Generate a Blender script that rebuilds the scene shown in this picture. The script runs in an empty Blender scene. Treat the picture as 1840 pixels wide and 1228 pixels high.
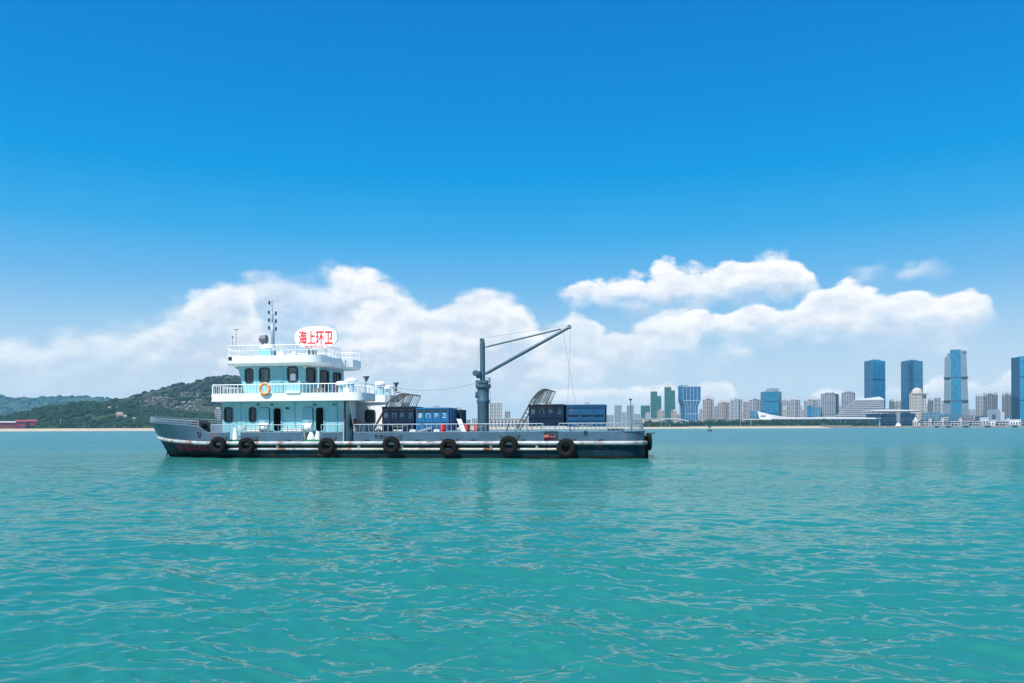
import bpy, math, random
import numpy as np
from mathutils import Vector, Matrix

R = math.radians
random.seed(7)
rng = np.random.default_rng(11)
SC = bpy.context.scene
COL = SC.collection

# ------------------------------------------------------------------ camera
CAM_H = 1.96            # eye height above the water, metres
FPX, PPX, PPY = 1500.0, 920.0, 769.7   # focal length and axis in photograph pixels
ROLL = 0.0038
cd = bpy.data.cameras.new('camera')
cd.sensor_width = 36.0
cd.lens = 36.0 * FPX / 1840.0
cd.shift_y = (PPY - 614.0) / 1840.0
cd.clip_start = 0.1
cd.clip_end = 60000.0
cam = bpy.data.objects.new('camera', cd)
COL.objects.link(cam)
cam.location = (0, 0, CAM_H)
cam.rotation_euler = (R(90), ROLL, 0)
SC.camera = cam

# ------------------------------------------------------------------ light
SUN_EL, SUN_AZ = R(55), R(216)      # azimuth clockwise from +Y: behind the camera, to its left
sd = bpy.data.lights.new('sun', 'SUN')
sd.energy = 5.0
sd.angle = R(0.53)
sd.color = (1.0, 0.965, 0.91)
sun = bpy.data.objects.new('sun', sd)
COL.objects.link(sun)
_s = Vector((math.sin(SUN_AZ) * math.cos(SUN_EL), math.cos(SUN_AZ) * math.cos(SUN_EL), math.sin(SUN_EL)))
sun.rotation_euler = (-_s).to_track_quat('-Z', 'Y').to_euler()
sun.location = (-50, -60, 150)

SC.view_settings.view_transform = 'Standard'
SC.view_settings.look = 'None'
EXPO = 0.4
SC.view_settings.exposure = EXPO
SC.view_settings.gamma = 1.0
SC.view_settings.use_curve_mapping = False
SC.cycles.max_bounces = 8
SC.cycles.transparent_max_bounces = 16
SC.cycles.volume_bounces = 2
SC.cycles.use_denoising = True


def ray(px, py):
    """photograph pixel -> (X/Y, (Z - CAM_H)/Y)"""
    dx, dy = (px - PPX) / FPX, (PPY - py) / FPX
    return dx + dy * ROLL, dy - dx * ROLL


def far(px, py, Y):
    a, b = ray(px, py)
    return Vector((a * Y, Y, CAM_H + b * Y))


# ------------------------------------------------------------------ sky
class NT:
    """small node-tree writer"""
    def __init__(s, tree):
        s.t = tree

    def n(s, typ, **kw):
        nd = s.t.nodes.new(typ)
        for k, v in kw.items():
            setattr(nd, k, v)
        return nd

    def put(s, sock, v):
        if isinstance(v, (int, float)):
            sock.default_value = v
        elif isinstance(v, (tuple, list)):
            sock.default_value = v if len(v) == len(sock.default_value) else tuple(v) + (1.0,)
        elif v is not None:
            s.t.links.new(v, sock)

    def m(s, op, a, b=None, c=None, clamp=False):
        nd = s.n('ShaderNodeMath', operation=op, use_clamp=clamp)
        for i, v in enumerate((a, b, c)):
            if v is not None:
                s.put(nd.inputs[i], v)
        return nd.outputs[0]

    def vm(s, op, a, b=None, scale=None):
        nd = s.n('ShaderNodeVectorMath', operation=op)
        s.put(nd.inputs[0], a)
        if b is not None:
            s.put(nd.inputs[1], b)
        if scale is not None:
            s.put(nd.inputs['Scale'], scale)
        return nd.outputs[0] if op not in ('LENGTH', 'DOT_PRODUCT', 'DISTANCE') else nd.outputs[1]

    def noise(s, vec, scale, detail=4, rough=0.5, lac=2.0, dist=0.0, out=0, typ='FBM'):
        nd = s.n('ShaderNodeTexNoise', noise_dimensions='3D', noise_type=typ)
        s.put(nd.inputs['Vector'], vec)
        nd.inputs['Scale'].default_value = scale
        nd.inputs['Detail'].default_value = detail
        nd.inputs['Roughness'].default_value = rough
        nd.inputs['Lacunarity'].default_value = lac
        nd.inputs['Distortion'].default_value = dist
        return nd.outputs[out]

    def ss(s, v, lo, hi, to0=0.0, to1=1.0):
        nd = s.n('ShaderNodeMapRange', interpolation_type='SMOOTHSTEP')
        s.put(nd.inputs[0], v)
        for i, q in ((1, lo), (2, hi), (3, to0), (4, to1)):
            s.put(nd.inputs[i], q)
        return nd.outputs[0]

    def mix(s, f, a, b, blend='MIX'):
        nd = s.n('ShaderNodeMix', data_type='RGBA', blend_type=blend)
        s.put(nd.inputs['Factor'], f)
        s.put(nd.inputs[6], a)
        s.put(nd.inputs[7], b)
        return nd.outputs[2]


W = bpy.data.worlds.new('World')
SC.world = W
W.use_nodes = True
W.cycles.sampling_method = 'MANUAL'
W.cycles.sample_map_resolution = 512
W.node_tree.nodes.clear()
w = NT(W.node_tree)
SKY_STRENGTH = 0.1
SKY_K = 1.0 / SKY_STRENGTH / 2 ** EXPO   # radiance of the visible sky at this exposure
nish = w.n('ShaderNodeTexSky', sky_type='NISHITA')
nish.sun_disc = False
nish.sun_elevation = SUN_EL
nish.sun_rotation = SUN_AZ
nish.altitude = 0
nish.air_density = 1.0
nish.dust_density = 0.25
nish.ozone_density = 3.0
tc = w.n('ShaderNodeTexCoord')
DIR = tc.outputs['Generated']
sx = w.n('ShaderNodeSeparateXYZ')
w.put(sx.inputs[0], DIR)
az = w.m('ARCTAN2', sx.outputs[0], sx.outputs[1])
el = w.m('ARCSINE', sx.outputs[2])
# the clear air: the physical sky, deepened with height as a polarising filter does it
def ramp(v, stops, interp='LINEAR'):
    nd = w.n('ShaderNodeValToRGB')
    nd.color_ramp.interpolation = interp
    e = nd.color_ramp.elements
    while len(e) < len(stops):
        e.new(0.5)
    for i, (p, col) in enumerate(stops):
        e[i].position = p
        e[i].color = tuple(col) + (1.0,)
    w.put(nd.inputs[0], v)
    return nd.outputs[0]


grad = ramp(w.m('DIVIDE', el, 1.0, clamp=True),
            [(0.0, (0.57, 0.715, 0.83)), (0.05, (0.50, 0.68, 0.84)), (0.113, (0.31, 0.585, 0.85)), (0.17, (0.155, 0.48, 0.84)),
             (0.225, (0.040, 0.405, 0.82)), (0.29, (0.0, 0.330, 0.775)), (0.363, (0.0, 0.268, 0.71)), (0.475, (0.0, 0.212, 0.635)),
             (1.0, (0.0, 0.13, 0.48))])
sky_col = w.mix(0.02, w.vm('SCALE', grad, scale=SKY_K), nish.outputs[0])

AZR, ELR = 0.62, 0.32
# clouds repeat, mirrored, all the way round the horizon
q = w.m('SUBTRACT', w.m('PINGPONG', w.m('ADD', az, AZR), 2 * AZR), AZR)
wn = w.noise(DIR, 9.0, 3, 0.55, out=1)
wn2 = w.noise(DIR, 34.0, 3, 0.6, out=1)
wv = w.vm('ADD', w.vm('SCALE', w.vm('SUBTRACT', wn, (0.5, 0.5, 0.5)), scale=0.035),
          w.vm('SCALE', w.vm('SUBTRACT', wn2, (0.5, 0.5, 0.5)), scale=0.014))
ws = w.n('ShaderNodeSeparateXYZ')
w.put(ws.inputs[0], wv)
qx = w.m('ADD', q, ws.outputs[0])
qe = w.m('ADD', el, w.m('MULTIPLY', ws.outputs[2], 0.62))
fac = w.m('DIVIDE', w.m('ADD', qx, AZR), 2 * AZR, clamp=True)


def puffs(vec, scale):
    v = w.n('ShaderNodeTexVoronoi', feature='F1', voronoi_dimensions='3D')
    w.put(v.inputs['Vector'], vec)
    v.inputs['Scale'].default_value = scale
    v.inputs['Detail'].default_value = 1.0
    v.inputs['Roughness'].default_value = 0.5
    v.inputs['Lacunarity'].default_value = 2.3
    return v.outputs['Distance']


DIRH = w.vm('MULTIPLY', DIR, (1.0, 1.0, 1.7))
wdir = w.vm('ADD', DIRH, w.vm('SCALE', wv, scale=0.5))
pf = puffs(wdir, 15.0)
fb = w.noise(DIRH, 26.0, 6, 0.62)
fb_s = w.noise(w.vm('ADD', DIRH, (-0.006, -0.004, 0.014)), 26.0, 4, 0.6)
thin = w.ss(w.noise(DIRH, 11.0, 4, 0.6), 0.36, 0.60)
relief = w.m('SUBTRACT', fb, fb_s)
bill = w.m('ADD', w.m('MULTIPLY', w.m('SUBTRACT', 0.80, pf), 0.032), w.m('MULTIPLY', w.m('SUBTRACT', fb, 0.5), 0.030))
soft_n = w.noise(DIR, 7.0, 4, 0.6)


def curve(pts):
    """elevation profile along the horizon from photograph pixels"""
    nd = w.n('ShaderNodeFloatCurve')
    w.put(nd.inputs['Value'], fac)
    c = nd.mapping.curves[0]
    out = []
    for px, py in pts:
        a = math.atan((px - PPX) / FPX)
        hor = PPY - ROLL * (px - PPX)
        e = math.atan((hor - py) / FPX * math.cos(a))
        out.append(((a + AZR) / (2 * AZR), max(0.0, min(1.0, e / ELR))))
    while len(c.points) < len(out):
        c.points.new(0.5, 0.5)
    for p, o in zip(c.points, out):
        p.location = o
        p.handle_type = 'AUTO'
    nd.mapping.extend = 'HORIZONTAL'
    nd.mapping.update()
    return w.m('MULTIPLY', nd.outputs[0], ELR)


def cloud(colour, top, bot, tsoft, bsoft, opac, depth, amp=1.0, bamp=1.0, win=None, holes=0.6, low=(0.71, 0.765, 0.865), high=(1.06, 1.05, 1.05)):
    T, B = curve(top), curve(bot)
    n = w.m('MULTIPLY', bill, amp)
    dt = w.m('ADD', w.m('SUBTRACT', T, qe), n)
    db = w.m('ADD', w.m('SUBTRACT', qe, B), w.m('MULTIPLY', bill, bamp))
    al = w.m('MULTIPLY', w.m('MULTIPLY', w.ss(dt, 0.0, tsoft), w.ss(db, 0.0, bsoft)), opac)
    # the body thins out below the crowns, so blue shows through
    al = w.m('MULTIPLY', al, w.m('ADD', 1.0, w.m('MULTIPLY', w.ss(dt, 0.008, 0.06, 0.0, holes), w.m('SUBTRACT', thin, 1.0))))
    if win:
        a0, a1 = (math.atan((p_ - PPX) / FPX) for p_ in win[:2])
        sw = win[2] / FPX
        qn = w.m('ADD', qx, w.m('MULTIPLY', w.m('SUBTRACT', fb, 0.5), sw * 1.2))
        al = w.m('MULTIPLY', al, w.m('MULTIPLY', w.ss(qn, a0, a0 + sw), w.ss(qn, a1 - sw, a1, 1.0, 0.0)))
    # lit crowns, greyer towards the base, relief of the billows on top
    sh = w.m('ADD', w.ss(dt, 0.0, depth, 1.0, 0.12), w.m('MULTIPLY', relief, 2.4))
    sh = w.m('ADD', sh, w.m('MULTIPLY', w.m('SUBTRACT', soft_n, 0.5), 0.6), clamp=True)
    k = SKY_K
    cc = w.mix(sh, tuple(x * k for x in low), tuple(x * k for x in high))
    return w.mix(al, colour, cc)


c = sky_col
# pale wash of distant vapour low over the horizon
wash = w.ss(w.m('ADD', el, w.m('MULTIPLY', w.m('SUBTRACT', soft_n, 0.5), 0.05)), 0.0, 0.17, 0.62, 0.0)
c = w.mix(wash, c, tuple(SKY_K * x for x in (0.70, 0.775, 0.86)))
# left bank, a back layer and a front layer
c = cloud(c, [(-60, 575), (60, 585), (150, 570), (250, 555), (330, 512), (420, 500), (480, 486), (560, 482), (640, 470), (700, 486),
              (738, 500), (775, 540), (850, 530), (910, 520), (950, 545), (985, 600), (1060, 640), (1140, 700), (1300, 768), (1900, 768)],
          [(-60, 766), (200, 766), (400, 766), (700, 760), (1000, 766), (1900, 766)], 0.030, 0.10, 0.74, 0.085,
          low=(0.64, 0.71, 0.84))
c = cloud(c, [(-60, 600), (280, 575), (330, 520), (360, 500), (390, 495), (430, 515), (480, 570), (560, 640), (1900, 700)],
          [(-60, 690), (330, 690), (470, 700), (1900, 690)], 0.020, 0.09, 0.85, 0.075, win=(230, 590, 110))
c = cloud(c, [(-60, 570), (500, 545), (545, 508), (600, 486), (650, 480), (700, 494), (722, 512), (750, 552), (800, 600), (1900, 600)],
          [(-60, 600), (540, 560), (640, 590), (740, 610), (1900, 600)], 0.014, 0.06, 0.92, 0.06, win=(505, 800, 60))
c = cloud(c, [(-60, 640), (540, 620), (590, 580), (650, 552), (720, 548), (790, 545), (830, 520), (880, 513), (930, 532), (960, 590),
              (1000, 630), (1060, 700), (1900, 768)],
          [(-60, 740), (600, 740), (800, 750), (1000, 750), (1900, 740)], 0.020, 0.10, 0.84, 0.08, win=(520, 1080, 120))
# wide low cloud in the middle
c = cloud(c, [(-60, 700), (900, 640), (975, 590), (1030, 560), (1085, 575), (1150, 575), (1215, 548), (1245, 575), (1290, 612), (1340, 620),
              (1385, 640), (1430, 660), (1900, 700)],
          [(-60, 690), (950, 720), (1150, 700), (1290, 675), (1390, 662), (1900, 680)], 0.016, 0.06, 0.82, 0.07, win=(920, 1420, 100), low=(0.72, 0.77, 0.87))
# the two big clouds on the right
c = cloud(c, [(-60, 600), (1000, 545), (1024, 530), (1075, 506), (1130, 488), (1185, 482), (1240, 480), (1290, 470), (1330, 446), (1390, 434),
              (1435, 438), (1462, 466), (1480, 496), (1500, 530), (1900, 600)],
          [(-60, 570), (1020, 555), (1110, 580), (1200, 578), (1300, 572), (1480, 550), (1900, 545)], 0.009, 0.035, 0.95, 0.062, win=(1005, 1500, 40))
c = cloud(c, [(-60, 650), (1150, 600), (1185, 588), (1250, 565), (1310, 555), (1350, 538), (1430, 535), (1480, 528), (1520, 516), (1570, 528),
              (1610, 522), (1660, 512), (1720, 516), (1765, 535), (1800, 562), (1830, 590), (1900, 640)],
          [(-60, 630), (1180, 630), (1400, 640), (1560, 660), (1700, 645), (1800, 610), (1900, 610)], 0.009, 0.05, 0.95, 0.066, win=(1150, 1830, 60))
c = cloud(c, [(-60, 600), (1270, 520), (1310, 478), (1345, 446), (1395, 432), (1440, 440), (1466, 474), (1500, 540), (1900, 600)],
          [(-60, 560), (1270, 552), (1480, 552), (1900, 560)], 0.010, 0.040, 0.95, 0.06, amp=0.7, win=(1275, 1500, 45), holes=0.2)
# small cumulus on the skyline
c = cloud(c, [(-60, 768), (955, 768), (990, 694), (1040, 690), (1090, 682), (1140, 694), (1200, 690), (1245, 700), (1262, 690), (1290, 684),
              (1320, 700), (1360, 735), (1400, 740), (1445, 715), (1465, 690), (1500, 679), (1530, 694), (1570, 700), (1600, 685), (1625, 700),
              (1660, 680), (1720, 676), (1760, 672), (1800, 664), (1840, 655), (1900, 660)],
          [(-60, 755), (1900, 755)], 0.010, 0.045, 0.85, 0.03, amp=0.6, bamp=0.6)
# wisps
c = cloud(c, [(-60, 470), (1515, 474), (1535, 463), (1570, 464), (1590, 470), (1900, 470)], [(-60, 484), (1900, 484)], 0.016, 0.016, 0.42, 0.03, amp=0.8, bamp=0.8, win=(1515, 1595, 40))
c = cloud(c, [(-60, 480), (1565, 486), (1595, 476), (1640, 464), (1700, 470), (1720, 480), (1900, 480)], [(-60, 500), (1900, 500)], 0.014, 0.018, 0.55, 0.03, amp=0.8, bamp=0.8, win=(1570, 1715, 60))
bg = w.n('ShaderNodeBackground')
w.put(bg.inputs['Color'], c)
bg.inputs['Strength'].default_value = SKY_STRENGTH
wo = w.n('ShaderNodeOutputWorld')
W.node_tree.links.new(bg.outputs[0], wo.inputs[0])

# ------------------------------------------------------------------ helpers
class MB:
    """collects simple solids, then links them as one mesh object"""
    def __init__(s):
        s.v, s.f = [], []

    def add(s, vs, fs):
        o = len(s.v)
        s.v += [tuple(p) for p in vs]
        s.f += [tuple(i + o for i in f) for f in fs]
        return s

    def box(s, x0, x1, y0, y1, z0, z1):
        return s.add([(x0, y0, z0), (x1, y0, z0), (x1, y1, z0), (x0, y1, z0), (x0, y0, z1), (x1, y0, z1), (x1, y1, z1), (x0, y1, z1)],
                     [(3, 2, 1, 0), (4, 5, 6, 7), (0, 1, 5, 4), (1, 2, 6, 5), (2, 3, 7, 6), (3, 0, 4, 7)])

    def prism(s, poly, z0, z1, top=None):
        a = sum(poly[i][0] * poly[(i + 1) % len(poly)][1] - poly[(i + 1) % len(poly)][0] * poly[i][1] for i in range(len(poly)))
        if a < 0:
            poly = poly[::-1]
            top = top[::-1] if top else None
        n = len(poly)
        tp = top or poly
        zz0 = z0 if hasattr(z0, '__len__') else [z0] * n
        zz1 = z1 if hasattr(z1, '__len__') else [z1] * n
        return s.add([(p[0], p[1], z) for p, z in zip(poly, zz0)] + [(p[0], p[1], z) for p, z in zip(tp, zz1)],
                     [tuple(range(n))[::-1], tuple(range(n, 2 * n))] + [(i, (i + 1) % n, n + (i + 1) % n, n + i) for i in range(n)])

    def slab(s, pts, d):
        """polygon in space thickened by the vector d"""
        n = len(pts)
        pts = [Vector(p) for p in pts]
        nrm = Vector((0, 0, 0))
        for i in range(n):
            nrm += pts[i].cross(pts[(i + 1) % n])
        if nrm.dot(Vector(d)) < 0:
            pts = pts[::-1]
        d = Vector(d)
        return s.add(pts + [p + d for p in pts],
                     [tuple(range(n))[::-1], tuple(range(n, 2 * n))] + [(i, (i + 1) % n, n + (i + 1) % n, n + i) for i in range(n)])

    def tube(s, pts, r, n=6, closed=False):
        pts = [Vector(p) for p in pts]
        m = len(pts)
        rr = r if hasattr(r, '__len__') else [r] * m
        o = len(s.v)
        up = None
        for i, p in enumerate(pts):
            if closed:
                t = (pts[(i + 1) % m] - pts[i - 1])
            else:
                t = pts[min(i + 1, m - 1)] - pts[max(i - 1, 0)]
            t = t.normalized() if t.length > 1e-9 else Vector((0, 0, 1))
            if up is None:
                up = Vector((0, 0, 1)) if abs(t.z) < 0.9 else Vector((1, 0, 0))
            e1 = (up - t * up.dot(t))
            if e1.length < 1e-6:
                e1 = t.orthogonal()
            e1.normalize()
            up = e1
            e2 = t.cross(e1)
            for k in range(n):
                a = 2 * math.pi * (k + 0.5) / n
                s.v.append(tuple(p + (e1 * math.cos(a) + e2 * math.sin(a)) * rr[i]))
        for i in range(m if closed else m - 1):
            b0, b1 = o + i * n, o + ((i + 1) % m) * n
            for k in range(n):
                s.f.append((b0 + k, b0 + (k + 1) % n, b1 + (k + 1) % n, b1 + k))
        if not closed:
            s.f.append(tuple(range(o, o + n))[::-1])
            s.f.append(tuple(range(o + (m - 1) * n, o + m * n)))
        return s

    def lathe(s, prof, c=(0, 0, 0), n=16, axis='z', close=False):
        o = len(s.v)
        c = Vector(c)
        for r, h in prof:
            for k in range(n):
                a = 2 * math.pi * k / n
                x, y = r * math.cos(a), r * math.sin(a)
                d = {'z': (x, y, h), 'y': (x, h, -y), 'x': (h, x, y)}[axis]
                s.v.append(tuple(c + Vector(d)))
        m = len(prof)
        for i in range(m if close else m - 1):
            b0, b1 = o + i * n, o + ((i + 1) % m) * n
            for k in range(n):
                s.f.append((b0 + k, b0 + (k + 1) % n, b1 + (k + 1) % n, b1 + k))
        if not close:
            s.f.append(tuple(range(o, o + n))[::-1])
            s.f.append(tuple(range(o + (m - 1) * n, o + m * n)))
        return s

    def build(s, name, mat, parent=None, smooth=None, **props):
        me = bpy.data.meshes.new(name)
        me.from_pydata(s.v, [], s.f)
        if smooth:
            me.shade_smooth()
            if smooth is not True:
                try:
                    me.set_sharp_from_angle(angle=R(smooth))
                except Exception:
                    pass
        me.materials.append(M[mat] if isinstance(mat, str) else mat)
        o = bpy.data.objects.new(name, me)
        COL.objects.link(o)
        o.parent = parent
        for k, v in props.items():
            o[k] = v
        return o


def empty(name, label, cat, loc=(0, 0, 0), rz=0.0, group=None):
    o = bpy.data.objects.new(name, None)
    COL.objects.link(o)
    o.empty_display_size = 0.5
    o.location = loc
    o.rotation_euler = (0, 0, rz)
    o['label'], o['category'] = label, cat
    if group:
        o['group'] = group
    return o


def copy_tree(o, parent=None):
    c = o.copy()
    COL.objects.link(c)
    c.parent = parent
    for ch in list(o.children):
        copy_tree(ch, c)
    return c


def rrect(s0, s1, z0, z1, r, n=4):
    r = min(r, (s1 - s0) / 2 - 1e-3, (z1 - z0) / 2 - 1e-3)
    out = []
    for cx, cz, a0 in ((s1 - r, z1 - r, 0), (s0 + r, z1 - r, 90), (s0 + r, z0 + r, 180), (s1 - r, z0 + r, 270)):
        for k in range(n + 1):
            a = R(a0 + 90 * k / n)
            out.append((cx + r * math.cos(a), cz + r * math.sin(a)))
    return out


# ------------------------------------------------------------------ materials
M = {}


def mat(name, col, rough=0.5, metal=0.0, var=0.12, vscale=3.0, bump=0.0, bscale=20.0, rust=0.0, rscale=1.5, streak=0.0, spec=None,
        grime=(0.25, 0.2, 0.15), coat=0.0):
    m = bpy.data.materials.new(name)
    m.use_nodes = True
    t = NT(m.node_tree)
    p = m.node_tree.nodes['Principled BSDF']
    co = t.n('ShaderNodeTexCoord').outputs['Object']
    n1 = t.noise(co, vscale, 5, 0.6)
    base = t.mix(t.ss(n1, 0.3, 0.75), tuple(c * (1 - var) for c in col), tuple(min(1, c * (1 + var * 0.6)) for c in col))
    if streak:
        sv = t.vm('MULTIPLY', co, (5.0, 5.0, 0.35))
        n2 = t.noise(sv, 1.6, 5, 0.65)
        base = t.mix(t.m('MULTIPLY', t.ss(n2, 0.52, 0.78), streak), base, grime)
    ro = rough
    if rust:
        sv = t.vm('MULTIPLY', co, (1.0, 1.0, 0.7))
        n3 = t.noise(sv, rscale, 8, 0.68, dist=0.6)
        f = t.ss(n3, 0.62 - 0.12 * rust, 0.72 - 0.08 * rust)
        rc = t.mix(t.noise(co, 14.0, 4), (0.10, 0.035, 0.014), (0.30, 0.13, 0.055))
        base = t.mix(f, base, rc)
        ro = t.m('ADD', rough, t.m('MULTIPLY', f, 0.4), clamp=True)
    t.put(p.inputs['Base Color'], base)
    t.put(p.inputs['Roughness'], ro)
    p.inputs['Metallic'].default_value = metal
    if spec is not None:
        p.inputs['Specular IOR Level'].default_value = spec
    if coat:
        p.inputs['Coat Weight'].default_value = coat
        p.inputs['Coat Roughness'].default_value = 0.15
    if bump:
        b = t.n('ShaderNodeBump')
        b.inputs['Strength'].default_value = bump
        b.inputs['Distance'].default_value = 0.02
        t.put(b.inputs['Height'], t.noise(co, bscale, 5, 0.6))
        m.node_tree.links.new(b.outputs[0], p.inputs['Normal'])
    M[name] = m
    return m


def glass_mat(name, tint=(0.45, 0.55, 0.58), gloss=(0.9, 0.95, 1.0)):
    m = bpy.data.materials.new(name)
    m.use_nodes = True
    t = NT(m.node_tree)
    m.node_tree.nodes.remove(m.node_tree.nodes['Principled BSDF'])
    out = m.node_tree.nodes['Material Output']
    tr = t.n('ShaderNodeBsdfTransparent')
    tr.inputs[0].default_value = tint + (1,)
    gl = t.n('ShaderNodeBsdfGlossy')
    gl.inputs['Color'].default_value = gloss + (1,)
    gl.inputs['Roughness'].default_value = 0.03
    fr = t.n('ShaderNodeFresnel')
    fr.inputs[0].default_value = 1.55
    mx = t.n('ShaderNodeMixShader')
    for a, b in ((fr.outputs[0], mx.inputs[0]), (tr.outputs[0], mx.inputs[1]), (gl.outputs[0], mx.inputs[2]), (mx.outputs[0], out.inputs[0])):
        m.node_tree.links.new(a, b)
    M[name] = m


def curtain_mat(name, col, rough=0.12, metal=0.75, panel=0.38, pscale=(0.25, 0.25, 0.25)):
    """reflective glazing of far office towers, each pane a little different"""
    m = bpy.data.materials.new(name)
    m.use_nodes = True
    t = NT(m.node_tree)
    p = m.node_tree.nodes['Principled BSDF']
    co = t.n('ShaderNodeTexCoord').outputs['Object']
    cell = t.vm('FLOOR', t.vm('MULTIPLY', co, pscale))
    wn = t.n('ShaderNodeTexWhiteNoise', noise_dimensions='3D')
    t.put(wn.inputs['Vector'], cell)
    big = t.noise(co, 0.018, 3, 0.5)
    f = t.m('ADD', t.m('MULTIPLY', wn.outputs[0], 0.5), t.m('MULTIPLY', big, 0.5))
    t.put(p.inputs['Base Color'], t.mix(f, tuple(c * (1 - panel) for c in col), tuple(min(1, c * (1 + panel)) for c in col)))
    t.put(p.inputs['Roughness'], t.m('ADD', rough, t.m('MULTIPLY', wn.outputs[0], 0.06)))
    p.inputs['Metallic'].default_value = metal
    M[name] = m


mat('white_paint', (0.80, 0.82, 0.80), 0.42, var=0.07, streak=0.22, rust=0.04, rscale=0.8, grime=(0.45, 0.36, 0.25))
mat('aqua_paint', (0.225, 0.50, 0.55), 0.45, var=0.05, vscale=1.2, streak=0.10, grime=(0.34, 0.46, 0.44))
mat('aqua_door', (0.165, 0.40, 0.475), 0.42, var=0.05, vscale=1.5)
mat('hull_blue', (0.005, 0.030, 0.048), 0.6, spec=0.12, var=0.3, vscale=0.9, rust=0.3, rscale=1.1, streak=0.2, grime=(0.025, 0.045, 0.05), bump=0.15, bscale=2.5)
mat('bulwark_blue', (0.050, 0.112, 0.168), 0.45, var=0.2, vscale=1.1, rust=0.25, rscale=1.3, streak=0.3, grime=(0.06, 0.06, 0.055), bump=0.2, bscale=2.0)
mat('boot_black', (0.010, 0.015, 0.013), 0.7, var=0.4, vscale=2.0, spec=0.15, streak=0.4, grime=(0.02, 0.035, 0.02))
mat('strake_grey', (0.37, 0.40, 0.42), 0.45, var=0.35, vscale=1.6, rust=0.9, rscale=1.0, bump=0.3, bscale=4.0)
mat('strake_rusty', (0.50, 0.47, 0.42), 0.6, var=0.2, vscale=3.0, rust=0.95, rscale=1.0, bump=0.4, bscale=4.0)
mat('deck_green', (0.06, 0.13, 0.10), 0.7, var=0.2)
mat('deck_grey', (0.28, 0.30, 0.31), 0.7, var=0.15, rust=0.2)
mat('rail_grey', (0.26, 0.35, 0.41), 0.45, var=0.1, rust=0.1)
mat('rail_white', (0.80, 0.82, 0.81), 0.4, var=0.04)
mat('rubber', (0.008, 0.007, 0.0065), 0.8, spec=0.2, var=0.4, vscale=5.0, bump=0.5, bscale=14.0)
mat('rope_dark', (0.05, 0.04, 0.035), 0.9)
mat('frame_dark', (0.018, 0.03, 0.035), 0.45)
mat('black_paint', (0.012, 0.012, 0.014), 0.5)
mat('crane_blue', (0.042, 0.100, 0.142), 0.42, var=0.12, vscale=1.5, rust=0.12, rscale=1.4)
mat('steel_wire', (0.10, 0.11, 0.12), 0.45, metal=0.5)
mat('cage_steel', (0.10, 0.115, 0.12), 0.6, var=0.3, rust=0.35, rscale=3.0)
mat('bin_navy', (0.003, 0.020, 0.048), 0.5, spec=0.25, var=0.15, rust=0.05, streak=0.15, grime=(0.02, 0.03, 0.04))  # shade on two container fronts, put into a darker blue
mat('bin_blue', (0.005, 0.125, 0.29), 0.45, var=0.12, rust=0.04, streak=0.15, grime=(0.03, 0.12, 0.2))
mat('bin_royal', (0.003, 0.070, 0.165), 0.45, var=0.12, rust=0.04, streak=0.12, grime=(0.02, 0.07, 0.16))
mat('bin_dark', (0.012, 0.035, 0.05), 0.6, var=0.2)
mat('letter_white', (0.45, 0.60, 0.68), 0.6)
mat('letter_faint', (0.06, 0.13, 0.18), 0.6)  # container characters dimmed to go with the shaded fronts
mat('letter_red', (0.72, 0.035, 0.025), 0.5)
mat('letter_maroon', (0.36, 0.02, 0.05), 0.6, var=0.3)
mat('sign_white', (0.84, 0.84, 0.84), 0.4, var=0.02)
mat('red_paint', (0.50, 0.018, 0.018), 0.4)
mat('red_dark', (0.17, 0.015, 0.02), 0.5)
mat('ring_orange', (0.85, 0.26, 0.015), 0.55, var=0.06)
mat('green_paint', (0.02, 0.20, 0.10), 0.5)
mat('lamp_grey', (0.13, 0.15, 0.16), 0.5, metal=0.2)
mat('interior', (0.10, 0.11, 0.10), 0.8)
mat('blind_white', (0.75, 0.77, 0.76), 0.8)  # for plates added behind panes to brighten them
mat('curtain_green', (0.16, 0.23, 0.22), 0.9)  # grey-green for plates added behind panes to lift their tone
mat('mast_grey', (0.26, 0.39, 0.43), 0.45)
glass_mat('boat_glass', (0.86, 0.90, 0.90))
glass_mat('dark_glass', (0.62, 0.68, 0.68))

# ------------------------------------------------------------------ water
def wave_height(x, y):
    """wind chop: many short crests running mostly one way, sharpened"""
    r2 = np.random.default_rng(5)
    dist = np.hypot(x, y)
    z = np.zeros_like(x)
    dxs = np.zeros_like(x)
    dys = np.zeros_like(x)
    for lam0, lam1, cnt, slope, spread in ((5.0, 9.0, 7, 0.012, 0.5), (2.0, 4.6, 14, 0.030, 0.6), (0.8, 1.9, 30, 0.062, 0.65), (0.36, 0.75, 44, 0.090, 0.7), (0.17, 0.34, 64, 0.120, 0.75)):
        for k in range(cnt):
            lam = lam0 * (lam1 / lam0) ** r2.random()
            th = R(250) + r2.normal() * spread
            kk = 2 * math.pi / lam
            am = slope / math.sqrt(cnt) / kk * (0.6 + 0.8 * r2.random()) * 1.4
            ph = r2.random() * 2 * math.pi
            fade = np.clip((lam * 75.0 - dist) / (lam * 35.0), 0, 1)
            if lam > 2.0:
                fade = np.clip((230 - dist) / 120, 0, 1)
            arg = kk * (x * math.cos(th) + y * math.sin(th)) + ph
            z += fade * am * np.sin(arg)
            qd = fade * am * 0.85 * np.cos(arg)
            dxs += qd * math.cos(th)
            dys += qd * math.sin(th)
    # patches of livelier and calmer water
    g = 0.80 + 0.35 * np.sin(x * 0.21 + 0.6 * np.sin(y * 0.13) + 1.0) * np.sin(y * 0.17 + 0.8 * np.sin(x * 0.11)) 
    return z * g, dxs * g, dys * g


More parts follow.
